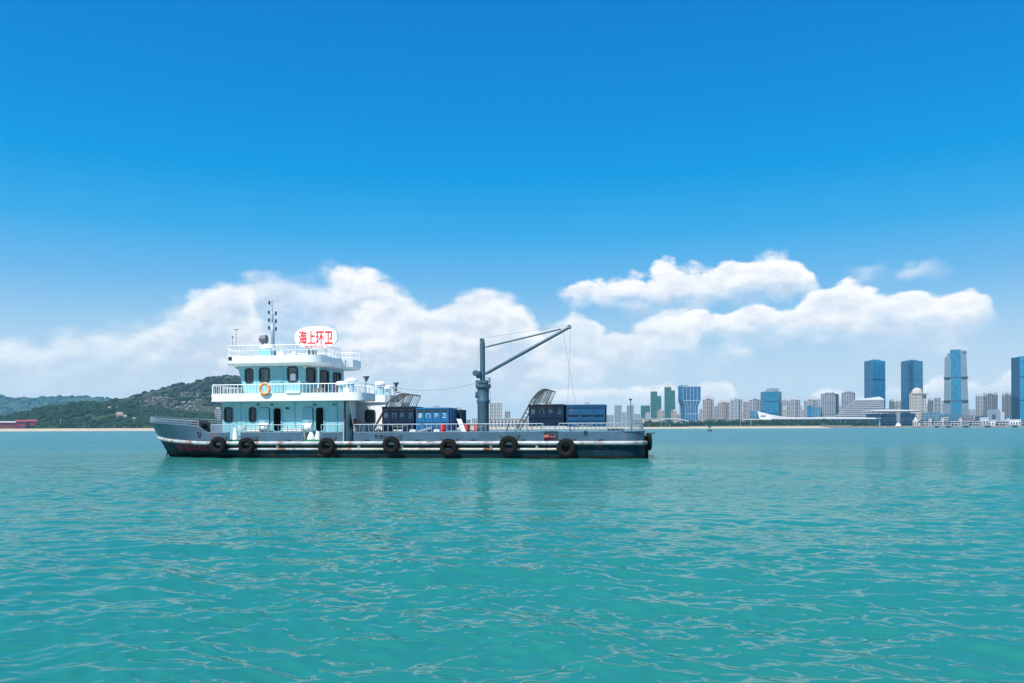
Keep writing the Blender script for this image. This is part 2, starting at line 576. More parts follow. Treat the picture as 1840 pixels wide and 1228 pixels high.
def water_mesh():
    rs = [0.0]
    r_ = 3.4
    while r_ < 40:
        rs.append(r_)
        r_ *= 1.006
    while r_ < 160:
        rs.append(r_)
        r_ *= 1.012
    while r_ < 7000:
        rs.append(r_)
        r_ *= 1.05
    rs.append(7000.0)
    rs = np.array(rs[1:])
    th = np.concatenate([np.linspace(R(-39), R(39), 760), np.linspace(R(39), R(321), 64)[1:-1]])
    rr, tt = np.meshgrid(rs, th, indexing='ij')
    x, y = rr * np.sin(tt), rr * np.cos(tt)
    z, dx, dy = wave_height(x, y)
    co = np.stack([x + dx, y + dy, z], -1).reshape(-1, 3)
    nr, nt = len(rs), len(th)
    i = np.arange(nr - 1)[:, None]
    j = np.arange(nt)[None, :]
    j2 = (j + 1) % nt
    quads = np.stack([i * nt + j, i * nt + j2, (i + 1) * nt + j2, (i + 1) * nt + j], -1).reshape(-1, 4)
    me = bpy.data.meshes.new('water')
    nv = len(co)
    co = np.concatenate([co, [[0, 0, 0]]])
    tri = np.stack([np.full(nt, nv), (np.arange(nt) + 1) % nt, np.arange(nt)], -1)
    me.vertices.add(len(co))
    me.vertices.foreach_set('co', co.astype(np.float32).ravel())
    loops = np.concatenate([quads.ravel(), tri.ravel()]).astype(np.int32)
    starts = np.concatenate([np.arange(len(quads)) * 4, len(quads) * 4 + np.arange(nt) * 3]).astype(np.int32)
    me.loops.add(len(loops))
    me.loops.foreach_set('vertex_index', loops)
    me.polygons.add(len(starts))
    me.polygons.foreach_set('loop_start', starts)
    me.update(calc_edges=True)
    me.validate()
    me.shade_smooth()
    o = bpy.data.objects.new('water', me)
    COL.objects.link(o)
    o['kind'] = 'structure'
    o['label'] = 'choppy turquoise sea water'
    m = bpy.data.materials.new('sea_water')
    m.use_nodes = True
    t = NT(m.node_tree)
    p = m.node_tree.nodes['Principled BSDF']
    g = t.n('ShaderNodeNewGeometry')
    pos = g.outputs['Position']
    big = t.noise(t.vm('MULTIPLY', pos, (0.02, 0.035, 0.0)), 1.0, 3, 0.5)
    df = t.n('ShaderNodeBsdfDiffuse')
    t.put(df.inputs['Color'], t.mix(t.ss(big, 0.3, 0.7), (0.014, 0.162, 0.138), (0.024, 0.198, 0.170)))
    gl = t.n('ShaderNodeBsdfGlossy')
    gl.inputs['Roughness'].default_value = 0.05
    fr_ = t.n('ShaderNodeFresnel')
    fr_.inputs['IOR'].default_value = 1.333
    mx_ = t.n('ShaderNodeMixShader')
    # turbid water below a wave-roughened surface: its mirror strength levels off towards grazing sight
    t.put(mx_.inputs[0], t.m('DIVIDE', t.m('MULTIPLY', fr_.outputs[0], 1.15), t.m('ADD', fr_.outputs[0], 1.0)))
    m.node_tree.links.new(df.outputs[0], mx_.inputs[1])
    m.node_tree.links.new(gl.outputs[0], mx_.inputs[2])
    m.node_tree.links.new(mx_.outputs[0], m.node_tree.nodes['Material Output'].inputs['Surface'])
    m.node_tree.nodes.remove(p)
    # ripples: short wind wavelets elongated along the crests, fading where the mesh no longer carries them
    rot = t.n('ShaderNodeVectorRotate', rotation_type='Z_AXIS')
    t.put(rot.inputs['Vector'], pos)
    rot.inputs['Angle'].default_value = R(16)
    pv = t.vm('MULTIPLY', rot.outputs[0], (0.55, 1.0, 1.0))
    n1 = t.noise(pv, 4.6, 1.2, 0.5, dist=0.7)
    n2 = t.noise(pv, 1.35, 3, 0.55, dist=0.5)
    n3 = t.noise(pv, 0.28, 3, 0.5)
    sx_ = t.n('ShaderNodeSeparateXYZ')
    t.put(sx_.inputs[0], pos)
    dd = t.vm('LENGTH', pos)
    gust = t.ss(t.noise(t.vm('MULTIPLY', pos, (0.10, 0.22, 0.0)), 1.0, 3, 0.55), 0.32, 0.68, 0.45, 1.45)
    h1 = t.m('MULTIPLY', t.m('MULTIPLY', n1, gust), t.ss(dd, 6.0, 40.0, 0.014, 0.030))
    t.put(gl.inputs['Roughness'], t.ss(dd, 12.0, 160.0, 0.04, 0.34))
    h2 = t.m('MULTIPLY', n2, t.ss(dd, 12.0, 60.0, 0.012, 0.065))
    h3 = t.m('MULTIPLY', n3, t.ss(dd, 60.0, 260.0, 0.0, 0.09))
    b = t.n('ShaderNodeBump')
    b.inputs['Strength'].default_value = 1.0
    b.inputs['Distance'].default_value = 1.0
    t.put(b.inputs['Height'], t.m('ADD', t.m('ADD', h1, h2), h3))
    for nd in (gl, fr_, df):
        m.node_tree.links.new(b.outputs[0], nd.inputs['Normal'])
    me.materials.append(m)
    return o


water_mesh()

# ------------------------------------------------------------------ land
mat('sand', (0.50, 0.40, 0.27), 0.9, var=0.15, vscale=0.05)
mat('land', (0.10, 0.12, 0.06), 0.9, var=0.3, vscale=0.03)
mat('quay_stone', (0.27, 0.23, 0.19), 0.85, var=0.3, vscale=0.2)
mat('paving', (0.36, 0.35, 0.33), 0.85, var=0.15, vscale=0.05)


def strip(rows, name, m, **kw):
    """sheet from rows of equal length of points"""
    mb = MB()
    n_ = len(rows[0])
    for r_ in rows:
        mb.v += [tuple(p) for p in r_]
    for i in range(len(rows) - 1):
        for j in range(n_ - 1):
            mb.f.append((i * n_ + j, i * n_ + j + 1, (i + 1) * n_ + j + 1, (i + 1) * n_ + j))
    return mb.build(name, m, None, smooth=True, **kw)


def shore_y(x):
    t = min(1, max(0, (x + 500) / 700))
    return 1230 + 185 * t * t * (3 - 2 * t) + 9 * math.sin(x * 0.011) + 5 * math.sin(x * 0.031)


XS = list(np.linspace(-5000, -1600, 12)) + list(np.linspace(-1500, 560, 90))
rows = []
for d_, z in ((-40, -0.8), (0, 0.0), (25, 0.9), (60, 2.4), (78, 3.2)):
    rows.append([(x, shore_y(x) + d_, z + (0.9 * (d_ / 78) if x < 0 else 0)) for x in XS])
strip(rows, 'beach', 'sand', kind='structure')
XL = list(np.linspace(-6800, -1600, 14)) + list(np.linspace(-1500, 1900, 80)) + list(np.linspace(2000, 6800, 14))
rows = []
for d_, z in ((74, 2.9), (90, 3.0), (200, 3.2), (1200, 3.4), (3500, 4.0), (5200, 4.0)):
    rows.append([(x, shore_y(min(x, 560)) + d_, z + (0.6 if x < 0 else -0.2)) for x in XL])
strip(rows, 'ground', 'land', kind='structure')
# quay on the right: front wall and promenade
q0 = far(1503, 768, 1402).x
MB().box(q0, 2600, 1402, 1520, -1.0, 3.35).build('quay', 'quay_stone', kind='structure')
MB().box(q0 + 0.5, 2600, 1403, 1700, 3.354, 3.42).build('promenade', 'paving', kind='structure')
s0_ = far(1238, 768, 1490).x
sw = empty('sea_wall', 'low brown stone sea wall behind the sandy beach', 'wall', (s0_, 1490, 2.5))
mb = MB()
for k in range(64):
    x = k * (q0 - s0_ + 60) / 64
    wd = (q0 - s0_ + 60) / 64
    if k == 0:
        pb = MB().box(0.15, wd - 0.15, -0.5 + 0.0, 1.2, 0.0, 1.75).build('stone_block', 'quay_stone', sw)
        bm_ = pb.data
    else:
        pb = bpy.data.objects.new('stone_block', bm_)
        COL.objects.link(pb)
        pb.parent = sw
        pb.location = (x, 0.25 * math.sin(k * 1.7), 0.12 * math.sin(k * 2.3))
MB().box(0, q0 - s0_ + 60, -0.2, 1.0, 1.9, 2.2).build('coping', 'paving', sw)


# ------------------------------------------------------------------ hills
def vnoise(x, y, sc, seed, octv=5, pers=0.5):
    """value noise on arrays"""
    rg = np.random.default_rng(seed)
    T = rg.random((256, 256))
    out = np.zeros_like(x)
    amp, tot = 1.0, 0.0
    for o in range(octv):
        xx, yy = x / sc * 2 ** o + 17.3 * o, y / sc * 2 ** o + 5.1 * o
        xi, yi = np.floor(xx).astype(int), np.floor(yy).astype(int)
        fx, fy = xx - xi, yy - yi
        fx, fy = fx * fx * (3 - 2 * fx), fy * fy * (3 - 2 * fy)
        a = T[xi % 256, yi % 256] * (1 - fx) + T[(xi + 1) % 256, yi % 256] * fx
        b = T[xi % 256, (yi + 1) % 256] * (1 - fx) + T[(xi + 1) % 256, (yi + 1) % 256] * fx
        out += amp * (a * (1 - fy) + b * fy)
        tot += amp
        amp *= pers
    return out / tot


def hill_mat(name, rocks, dark, light, earth):
    m = bpy.data.materials.new(name)
    m.use_nodes = True
    t = NT(m.node_tree)
    p = m.node_tree.nodes['Principled BSDF']
    pos = t.n('ShaderNodeNewGeometry').outputs['Position']
    n1 = t.noise(pos, 0.02, 6, 0.65)
    n2 = t.noise(pos, 0.09, 5, 0.6)
    c_ = t.mix(t.ss(n1, 0.35, 0.65), dark, light)
    c_ = t.mix(t.m('MULTIPLY', t.ss(n2, 0.55, 0.75), 0.6), c_, earth)
    t.put(p.inputs['Base Color'], c_)
    p.inputs['Roughness'].default_value = 0.95
    p.inputs['Specular IOR Level'].default_value = 0.1
    M[name] = m


hill_mat('scrub_hill', 1, (0.026, 0.032, 0.019), (0.052, 0.056, 0.032), (0.13, 0.105, 0.078))
hill_mat('wood_hill', 0, (0.020, 0.040, 0.014), (0.042, 0.072, 0.022), (0.07, 0.07, 0.035))
hill_mat('far_hill', 0, (0.024, 0.045, 0.022), (0.04, 0.065, 0.03), (0.10, 0.10, 0.08))


def hill(name, ridge, Yc, front, back, m, seed, rough, bumpy, nx=260, ny=90, x_pad=0):
    """height field whose crest follows photograph pixels at distance Yc"""
    pts = [far(px, py, Yc) for px, py in ridge]
    rx_, rz_ = np.array([p.x for p in pts]), np.array([p.z for p in pts])
    xs = np.linspace(rx_[0] - x_pad, rx_[-1], nx)
    ysn = np.concatenate([np.linspace(-1, 0, ny * 2 // 3), np.linspace(0, 1, ny // 3)[1:]])
    X, S = np.meshgrid(xs, ysn, indexing='ij')
    Y = Yc + np.where(S < 0, S * front, S * back)
    prof = np.where(S < 0, 0.5 + 0.5 * np.cos(np.pi * np.abs(S) ** 1.15), 0.5 + 0.5 * np.cos(np.pi * S))
    base = np.interp(X, rx_, rz_)
    H = 3.0 + (base - 3.0) * prof
    nz = vnoise(X, Y, 220, seed, 5, 0.55) - 0.5
    H += nz * rough * prof * (0.25 + 0.75 * np.clip(np.abs(S) * 3, 0, 1))
    H += (vnoise(X, Y, 14, seed + 1, 3, 0.6) - 0.5) * bumpy * np.clip(prof * 4, 0, 1)
    H = np.where(prof < 0.01, 2.5, H)
    mb = MB()
    co = np.stack([X, Y, H], -1).reshape(-1, 3)
    n2_ = len(ysn)
    mb.v = [tuple(p) for p in co]
    mb.f = [(i * n2_ + j, (i + 1) * n2_ + j, (i + 1) * n2_ + j + 1, i * n2_ + j + 1) for i in range(nx - 1) for j in range(n2_ - 1)]
    o = mb.build(name, m, None, smooth=True, kind='structure')
    return X, Y, H, prof


HM = hill('hill', [(60, 766), (110, 752), (170, 738), (230, 726), (265, 716), (290, 708), (330, 697), (370, 690), (400, 684), (440, 683), (480, 690), (520, 698),
                   (560, 712), (600, 726), (640, 742), (690, 756), (740, 766)], 2150, 620, 600, 'scrub_hill', 3, 44, 5.0)
HN = hill('wooded_hill', [(20, 769), (60, 762), (90, 748), (120, 737), (150, 731), (190, 729), (225, 733), (260, 737), (300, 742), (350, 748), (400, 752), (470, 756), (540, 764), (600, 769)],
          1640, 300, 400, 'wood_hill', 9, 16, 4.0, nx=220, ny=75)
HF = hill('distant_hill', [(-260, 740), (-160, 726), (-60, 721), (0, 718), (25, 719), (55, 716), (80, 722), (110, 717), (150, 716), (185, 715), (205, 720), (240, 726), (300, 738), (380, 752), (470, 768)],
          5300, 1300, 900, 'far_hill', 21, 70, 14.0, nx=200, ny=60)

mat('granite', (0.30, 0.255, 0.22), 0.9, var=0.3, vscale=0.3, spec=0.2)
mat('scrub_leaf', (0.028, 0.036, 0.020), 0.9, var=0.35, vscale=0.06, spec=0.1)
mat('wood_leaf', (0.016, 0.034, 0.012), 0.9, var=0.35, vscale=0.06, spec=0.1)

_ico = []
def ico():
    if not _ico:
        import bmesh
        b = bmesh.new()
        bmesh.ops.create_icosphere(b, subdivisions=1, radius=1.0)
        b.verts.ensure_lookup_table()
        _ico.append((np.array([v.co[:] for v in b.verts]), [tuple(v.index for v in f.verts) for f in b.faces]))
        b.free()
    return _ico[0]


def scatter(name, grid, count, size, squash, m, sel, parent=None, seed=1, label=None, sink=0.3, jit=0.35):
    """many small lumps standing on a height field, one object"""
    X, Y, H, prof = grid
    rg = np.random.default_rng(seed)
    iv, ifc = ico()
    fl = np.flatnonzero(sel(X, Y, H, prof).ravel())
    pick = rg.choice(fl, count)
    ny_ = X.shape[1]
    vs, fs = [], []
    xs, ys_, hs_ = X.ravel()[pick], Y.ravel()[pick], H.ravel()[pick]
    dx = (X[1, 0] - X[0, 0])
    for k in range(count):
        s_ = size * (0.5 + rg.random() ** 2 * 1.3)
        p = np.array([xs[k] + (rg.random() - 0.5) * dx, ys_[k] + (rg.random() - 0.5) * 6, hs_[k] + s_ * squash * (1 - sink) * 0.6])
        a = rg.random() * 6.28
        rot = np.array([[math.cos(a), -math.sin(a), 0], [math.sin(a), math.cos(a), 0], [0, 0, 1]])
        q_ = (iv * (1 + jit * (rg.random((len(iv), 1)) - 0.5)) * np.array([s_, s_ * (0.7 + 0.5 * rg.random()), s_ * squash])) @ rot.T + p
        o = len(vs)
        vs += [tuple(t) for t in q_]
        fs += [tuple(i + o for i in f) for f in ifc]
    mb = MB()
    mb.v, mb.f = vs, fs
    kw = {'kind': 'stuff'}
    if label:
        kw['label'] = label
    return mb.build(name, m, parent, **kw)


def patchy(th, sc, seed, lo=0.12):
    return lambda X, Y, H, P: (P > lo) & (vnoise(X, Y, sc, seed, 3) > th)


scatter('hill_boulders', HM, 4800, 2.0, 0.75, 'granite', patchy(0.50, 90, 31), seed=2, label='pale granite boulders scattered over the scrub covered hill')
scatter('hill_scrub', HM, 5200, 5.2, 0.6, 'scrub_leaf', patchy(0.40, 70, 33, 0.08), seed=3, label='dark green scrub covering the boulder strewn hill')
scatter('hill_wood', HN, 6500, 5.0, 0.75, 'wood_leaf', patchy(0.28, 60, 35, 0.02), seed=4, label='dense green wood on the lower hill behind the beach')
scatter('wood_rocks', HN, 260, 2.6, 0.7, 'granite', patchy(0.58, 60, 37, 0.3), seed=6, label='scattered pale rocks in the wood on the lower hill')
scatter('distant_wood', HF, 3600, 11.0, 0.6, 'wood_leaf', patchy(0.40, 160, 41, 0.1), seed=7, label='hazy woodland on the distant blue hills')


def ground_on(grid, x, y):
    X, Y, H, P = grid
    i = int(np.argmin(np.abs(X[:, 0] - x)))
    j = int(np.argmin(np.abs(Y[i] - y)))
    return float(H[i, j])


def boulder(px, py, Y, wpx, hpx, label, seed):
    p = far(px, py, Y)
    w_, h_ = wpx * Y / FPX / 2, hpx * Y / FPX
    import bmesh
    b = bmesh.new()
    bmesh.ops.create_icosphere(b, subdivisions=3, radius=1.0)
    rg = random.Random(seed)
    o = [Vector((rg.uniform(-9, 9), rg.uniform(-9, 9), rg.uniform(-9, 9))) for _ in range(1)][0]
    from mathutils import noise as mn
    for v in b.verts:
        v.co *= 1 + 0.45 * mn.noise(v.co * 1.3 + o) + 0.18 * mn.noise(v.co * 3.1 + o)
        v.co = Vector((v.co.x * w_, v.co.y * w_ * 0.8, v.co.z * h_ * 0.75))
    me = bpy.data.meshes.new('boulder')
    b.to_mesh(me)
    b.free()
    me.materials.append(M['granite'])
    ob = bpy.data.objects.new('boulder', me)
    COL.objects.link(ob)
    ob.location = p
    ob['label'], ob['category'] = label, 'boulder'
    return ob


boulder(216, 747, 1470, 17, 9, 'largest pale boulder standing out of the wooded hillside', 1)
boulder(226, 750, 1465, 8, 5, 'small pale boulder touching the largest boulder on the wooded hillside', 2)
boulder(210, 733, 1560, 5, 4, 'pale boulder near the top of the wooded hill', 3)
boulder(241, 753, 1450, 8, 3.5, 'flat pale rock shelf low on the wooded hill beside a lamp post', 4)

# ------------------------------------------------------------------ the work boat
YAW = R(-9.4)
EU = Vector((math.cos(YAW), math.sin(YAW)))       # towards the stern
EV = Vector((-math.sin(YAW), math.cos(YAW)))      # away from the camera
_a, _b = ray(300, 823)
BO = Vector((_a * 57.7, 57.7))                    # near-side waterline abreast of the stem
BEAM = 7.5
CY = BEAM / 2


def bp(px, py, v):
    """photograph pixel on the boat's lengthwise vertical plane v -> (u, z)"""
    a, b = ray(px, py)
    t = (v + BO.dot(EV)) / (a * EV.x + EV.y)
    p = Vector((a * t, t)) - BO
    return p.dot(EU), CAM_H + b * t


def U(px, v, py=770):
    return bp(px, py, v)[0]


def Z(px, py, v):
    return bp(px, py, v)[1]


def on_wall(px, py, A, B):
    """pixel on the vertical plane through plan points A, B -> (distance from A, z)"""
    A, B = Vector(A), Vector(B)
    d = (B - A).normalized()
    nn = Vector((-d.y, d.x))
    a, b = ray(px, py)
    # ray in boat plan coordinates: p(t) = c0 + c1 t
    c0 = Vector((-BO.dot(EU), -BO.dot(EV)))
    r = Vector((a, 1.0))
    c1 = Vector((r.dot(EU), r.dot(EV)))
    t = (A - c0).dot(nn) / c1.dot(nn)
    p = c0 + c1 * t
    return (p - A).dot(d), CAM_H + b * t


boat = empty('work_boat', 'long blue hulled harbour work boat with white pilothouse and deck crane', 'boat', (BO.x, BO.y, 0), YAW)

US_TOP, ZS_TOP = bp(270, 757, CY)
US_WL, _ = bp(304, 821, CY)
UT = U(1158, 1.6)                  # transom
STERN_R = 1.25


def u_stem(z):
    return US_WL + (US_TOP - US_WL) * (z / ZS_TOP)


def zdeck(u):
    t = max(0.0, 1 - (u - US_TOP) / 7.0)
    return 1.06 + 0.50 * t ** 1.6


def half(u, z):
    d = max(0.0, u - u_stem(z))
    k = min(max((z + 0.3) / 1.6, 0.0), 1.2)
    L = 10.0 - 3.8 * k
    p = 1.7 + 0.9 * k
    f = 1 - (1 - min(d / L, 1.0)) ** p
    mx = CY - 0.16 * max(0.0, 1 - (z + 0.0) / 1.0) if z < 1.0 else CY
    hb = mx * f
    e = UT - u
    if e < STERN_R:
        e = max(e, 0.0)
        hb = min(hb, mx - STERN_R + math.sqrt(max(0.0, STERN_R ** 2 - (STERN_R - e) ** 2)))
    return hb


def v_near(u, z):
    return CY - half(u, z)


def ulist(z, n=70):
    """stations from the stem aft, dense at both ends"""
    s0 = u_stem(z)
    out = []
    for i in range(n + 1):
        t = i / n
        out.append(t)
    ts = [3 * t * t - 2 * t ** 3 if False else t for t in out]
    ts = sorted(set([round((x ** 1.7) * 0.35, 5) for x in np.linspace(0, 1, 26)] + [round(0.35 + 0.61 * x, 5) for x in np.linspace(0, 1, 20)]
                    + [round(1 - 0.04 * (1 - x) ** 1.6, 5) for x in np.linspace(0, 1, 12)]))
    return [s0 + t * (UT - s0) for t in ts]


def hull_shell(levels, name, m):
    """plating between heights, both sides, stem to transom"""
    mb = MB()
    cols = []
    for lv in levels:
        row = []
        for u in ulist(0.6):
            z = lv(u) if callable(lv) else lv
            uu = u_stem(z) + (u - u_stem(0.6)) * (UT - u_stem(z)) / (UT - u_stem(0.6))
            row.append((uu, half(uu, z), z))
        cols.append(row)
    n = len(cols[0])
    for side in (-1, 1):
        o = len(mb.v)
        for row in cols:
            mb.v += [(u, CY + side * hb, z) for u, hb, z in row]
        for j in range(len(cols) - 1):
            for i in range(n - 1):
                a, b, c_, d = o + j * n + i, o + j * n + i + 1, o + (j + 1) * n + i + 1, o + (j + 1) * n + i
                mb.f.append((a, b, c_, d) if side < 0 else (d, c_, b, a))
    # transom
    o = len(mb.v)
    for row in cols:
        u, hb, z = row[-1]
        mb.v += [(u, CY - hb, z), (u, CY + hb, z)]
    for j in range(len(cols) - 1):
        mb.f.append((o + 2 * j, o + 2 * j + 1, o + 2 * j + 3, o + 2 * j + 2))
    return mb.build(name, m, boat, smooth=35)


hull_shell([-0.7, -0.3, 0.0, 0.2], 'boot_topping', 'boot_black')
hull_shell([0.2, 0.35, 0.65, 0.9, zdeck], 'hull_plating', 'hull_blue')

mb = MB()
us = ulist(1.06)
pl = [(u, v_near(u, zdeck(u)) + 0.02) for u in us]
n = len(us)
mb.v = [(u, v, zdeck(u) - 0.03) for u, v in pl] + [(u, BEAM - v, zdeck(u) - 0.03) for u, v in pl]
mb.f = [(i, i + 1, n + i + 1, n + i) for i in range(n - 1)]
mb.build('main_deck', 'deck_grey', boat)


def outline(u0, u1, z_of, off=0.0, step=0.35):
    """points along the near side at height z_of(u); off > 0 is outboard"""
    k = max(2, int(abs(u1 - u0) / step))
    out = []
    for i in range(k + 1):
        u = u0 + (u1 - u0) * i / k
        z = z_of(u) if callable(z_of) else z_of
        out.append(Vector((u, v_near(u, z) - off, z)))
    return out


def mirror(pts):
    return [Vector((p.x, BEAM - p.y, p.z)) for p in pts]


# rubbing strakes
def around(z_of, off):
    pts = outline(US_TOP + 0.95, UT - 0.01, z_of, off, 0.3)
    pts[-1].x += 0.1
    return pts


st = around(lambda u: zdeck(u) - 0.06, 0.06)
aft = []
e = UT - STERN_R
for k in range(9):
    a = R(90 * k / 8)
    aft.append(Vector((e + (STERN_R + 0.08) * math.sin(a), STERN_R - (STERN_R + 0.08) * math.cos(a), zdeck(e) - 0.06)))
near_st = [p for p in st if p.x < e - 0.1] + aft
far_st = mirror(near_st)
MB().tube(near_st + far_st[::-1], 0.135, 10).build('rubbing_strake', 'strake_grey', boat, smooth=True)
lo0, lo1 = U(409, 0), U(1008, 0)
for sgn in (0, 1):
    pts = outline(lo0, lo1, 0.60, 0.05, 0.4)
    if sgn:
        pts = mirror(pts)
    um, uq = U(575, 0), U(812, 0)
    def span(a, b):
        return [p for p in pts if a - 0.3 <= p.x <= b + 0.3]
    MB().tube(span(lo0, um), 0.085, 8).build('lower_strake', 'strake_grey', boat, smooth=True)
    MB().tube(span(um + 0.35, uq), 0.088, 8).build('lower_strake', 'strake_rusty', boat, smooth=True)
    MB().tube(span(uq + 0.35, lo1), 0.085, 8).build('lower_strake', 'strake_rusty', boat, smooth=True)
for px in (499, 645, 722, 882, 965):
    u = U(px, 0)
    MB().tube([(u, v_near(u, 0.95) - 0.03, 0.93), (u, v_near(u, 0.6) - 0.03, 0.66)], 0.11, 8).build('strake_bracket', 'strake_rusty' if px > 900 else 'strake_grey', boat, smooth=40)


# bulwark plates, with gaps at the gangways
def zbul(u):
    ua, ub = U(360, 0.6), U(379, 0.3)
    hi = ZS_TOP + (bp(358, 766, 0.6)[1] - ZS_TOP) * min(1, max(0, (u - US_TOP) / (ua - US_TOP))) ** 0.8
    lo = 1.70
    t = min(1, max(0, (u - ua) / (ub - ua)))
    t = t * t * (3 - 2 * t)
    return hi + (lo - hi) * t


def bulwark(u0, u1, far_side=False):
    mb = MB()
    k = max(3, int((u1 - u0) / 0.25))
    rows = []
    for i in range(k + 1):
        u = u0 + (u1 - u0) * i / k
        zt, zb = zbul(u), zdeck(u)
        vt, vb = v_near(u, zt), v_near(u, zb)
        if u < u_stem(zb):
            vb = CY
        ub_ = max(u, u_stem(zb))
        rows.append([(u, vt, zt), (ub_, vb, zb), (ub_, min(CY, vb + 0.07), zb), (u, min(CY, vt + 0.07), zt)])
    for i, r_ in enumerate(rows):
        for p in r_:
            mb.v.append((p[0], BEAM - p[1] if far_side else p[1], p[2]))
    for i in range(k):
        a, b = 4 * i, 4 * i + 4
        for q_ in range(4):
            f = (a + q_, a + (q_ + 1) % 4, b + (q_ + 1) % 4, b + q_)
            mb.f.append(f if far_side else f[::-1])
    mb.f += [(0, 1, 2, 3), (4 * k, 4 * k + 3, 4 * k + 2, 4 * k + 1)]
    o = mb.build('bulwark', 'bulwark_blue', boat, smooth=30)
    # capping rail
    pts = [Vector((r_[0][0], (BEAM - r_[0][1] - 0.035) if far_side else r_[0][1] + 0.035, r_[0][2] + 0.012)) for r_ in rows]
    MB().tube(pts, 0.045, 6).build('capping', 'bulwark_blue', o, smooth=True)
    return o


GAPS = [(412, 432), (545, 575), (615, 635), (977, 1003)]
edges = [US_TOP + 0.005]
for g0, g1 in GAPS:
    edges += [U(g0, 0), U(g1, 0)]
edges.append(UT - STERN_R)
SEGS = [(edges[i], edges[i + 1]) for i in range(0, len(edges), 2)]
for u0, u1 in SEGS:
    bulwark(u0, u1)
    bulwark(u0, u1, True)
# stern bulwark round the corners and across the transom
sp = []
for k in range(11):
    a = R(90 * k / 10)
    sp.append((e + STERN_R * math.sin(a), STERN_R - STERN_R * math.cos(a)))
sp = sp + [(x, BEAM - y) for x, y in sp[::-1]]
mb = MB()
zt = 1.70
for i, (x, y) in enumerate(sp):
    cx, cy_ = (x - (e)) , (y - CY)
    ix, iy = x - 0.07 * (1 if x > e + 0.3 else 0.3), y + (0.07 if y < CY else -0.07)
    mb.v += [(x, y, zdeck(UT)), (x, y, zt), (ix, iy, zt), (ix, iy, zdeck(UT))]
for i in range(len(sp) - 1):
    a, b = 4 * i, 4 * i + 4
    for q_ in range(4):
        mb.f.append((a + q_, b + q_, b + (q_ + 1) % 4, a + (q_ + 1) % 4))
sb_ = mb.build('stern_bulwark', 'bulwark_blue', boat, smooth=40)
MB().tube([(x, y, zt + 0.012) for x, y in sp], 0.045, 6).build('capping', 'bulwark_blue', sb_, smooth=True)


# rails
def railing(path, h, m, name='railing', parent=None, step=0.30, r=0.020, mids=(), post=0.028, top=0.030, closed=False, base=0.0):
    mb = MB()
    path = [Vector(p) for p in path]
    tops = [p + Vector((0, 0, h)) for p in path]
    mb.tube(tops, top, 6, closed)
    for f in mids:
        mb.tube([p + Vector((0, 0, h * f)) for p in path], r, 5, closed)
    acc, nxt, cnt = 0.0, 0.0, 0
    m_ = len(path)
    for i in range(m_ if closed else m_ - 1):
        a, b = path[i], path[(i + 1) % m_]
        L = (b - a).length
        while nxt <= acc + L + 1e-6:
            p = a.lerp(b, (nxt - acc) / L if L else 0)
            mb.tube([p + Vector((0, 0, base)), p + Vector((0, 0, h))], post if cnt % 5 == 0 else r, 5)
            nxt += step
            cnt += 1
        acc += L
    mb.tube([path[-1] + Vector((0, 0, base)), tops[-1]], post, 5)
    return mb.build(name, m, parent or boat, smooth=40)


def bul_path(u0, u1, far_side=False):
    k = max(2, int((u1 - u0) / 0.3))
    pts = []
    for i in range(k + 1):
        u = u0 + (u1 - u0) * i / k
        z = zbul(u)
        pts.append(Vector((u, v_near(u, z) + 0.10, z)))
    return mirror(pts) if far_side else pts


ubow = U(364, 0.6)
bow = bul_path(US_TOP + 0.15, ubow)
for fs in (0, 1):
    railing(mirror(bow) if fs else bow, 0.36, 'rail_grey', step=0.16, r=0.014, post=0.02, top=0.022, mids=(0.5,))
lowb = bul_path(U(381, 0.2), SEGS[0][1] - 0.04)
for fs in (0, 1):
    railing(mirror(lowb) if fs else lowb, 0.56, 'rail_grey', step=0.36, r=0.018)
for u0, u1 in SEGS[1:-1]:
    for fs in (0, 1):
        railing(bul_path(u0 + 0.05, u1 - 0.05, fs), 0.54, 'rail_grey', step=0.33, r=0.018)
u0, u1 = SEGS[-1]
nearp = bul_path(u0 + 0.05, u1)
stp = [Vector((x - 0.1 * max(0, (x - e) / STERN_R), y + 0.1 * (1 if y < CY else -1) * (1 if x < UT - 0.1 else 0.3), zt)) for x, y in sp]
railing(nearp + stp + mirror(nearp)[::-1], 0.55, 'rail_grey', step=0.30, r=0.018, mids=())
# double aft guard just inside the stern rail
railing([(U(1133, 0.5), 0.55, 1.06), (U(1152, 1.2), 1.5, 1.06), (U(1152, 1.2), 6.0, 1.06)], 1.35, 'rail_grey', step=0.16, r=0.016, mids=(0.5,), name='stern_guard')

# fairleads through the bulwark
for px, py in ((357, 779), (676, 784), (684.5, 784), (1052, 778)):
    v0 = v_near(U(px, 0.2), 1.4)
    u, z = bp(px, py, v0)
    v0 = v_near(u, z)
    fl = MB().lathe([(0.16, 0.02), (0.16, -0.035), (0.105, -0.045), (0.105, -0.012)], (u, v0, z), 14, 'y', close=True).build('fairlead', 'bulwark_blue', boat, smooth=40)
    MB().lathe([(0.106, -0.012), (0.106, -0.016)], (u, v0, z), 14, 'y').build('fairlead_opening', 'black_paint', fl)


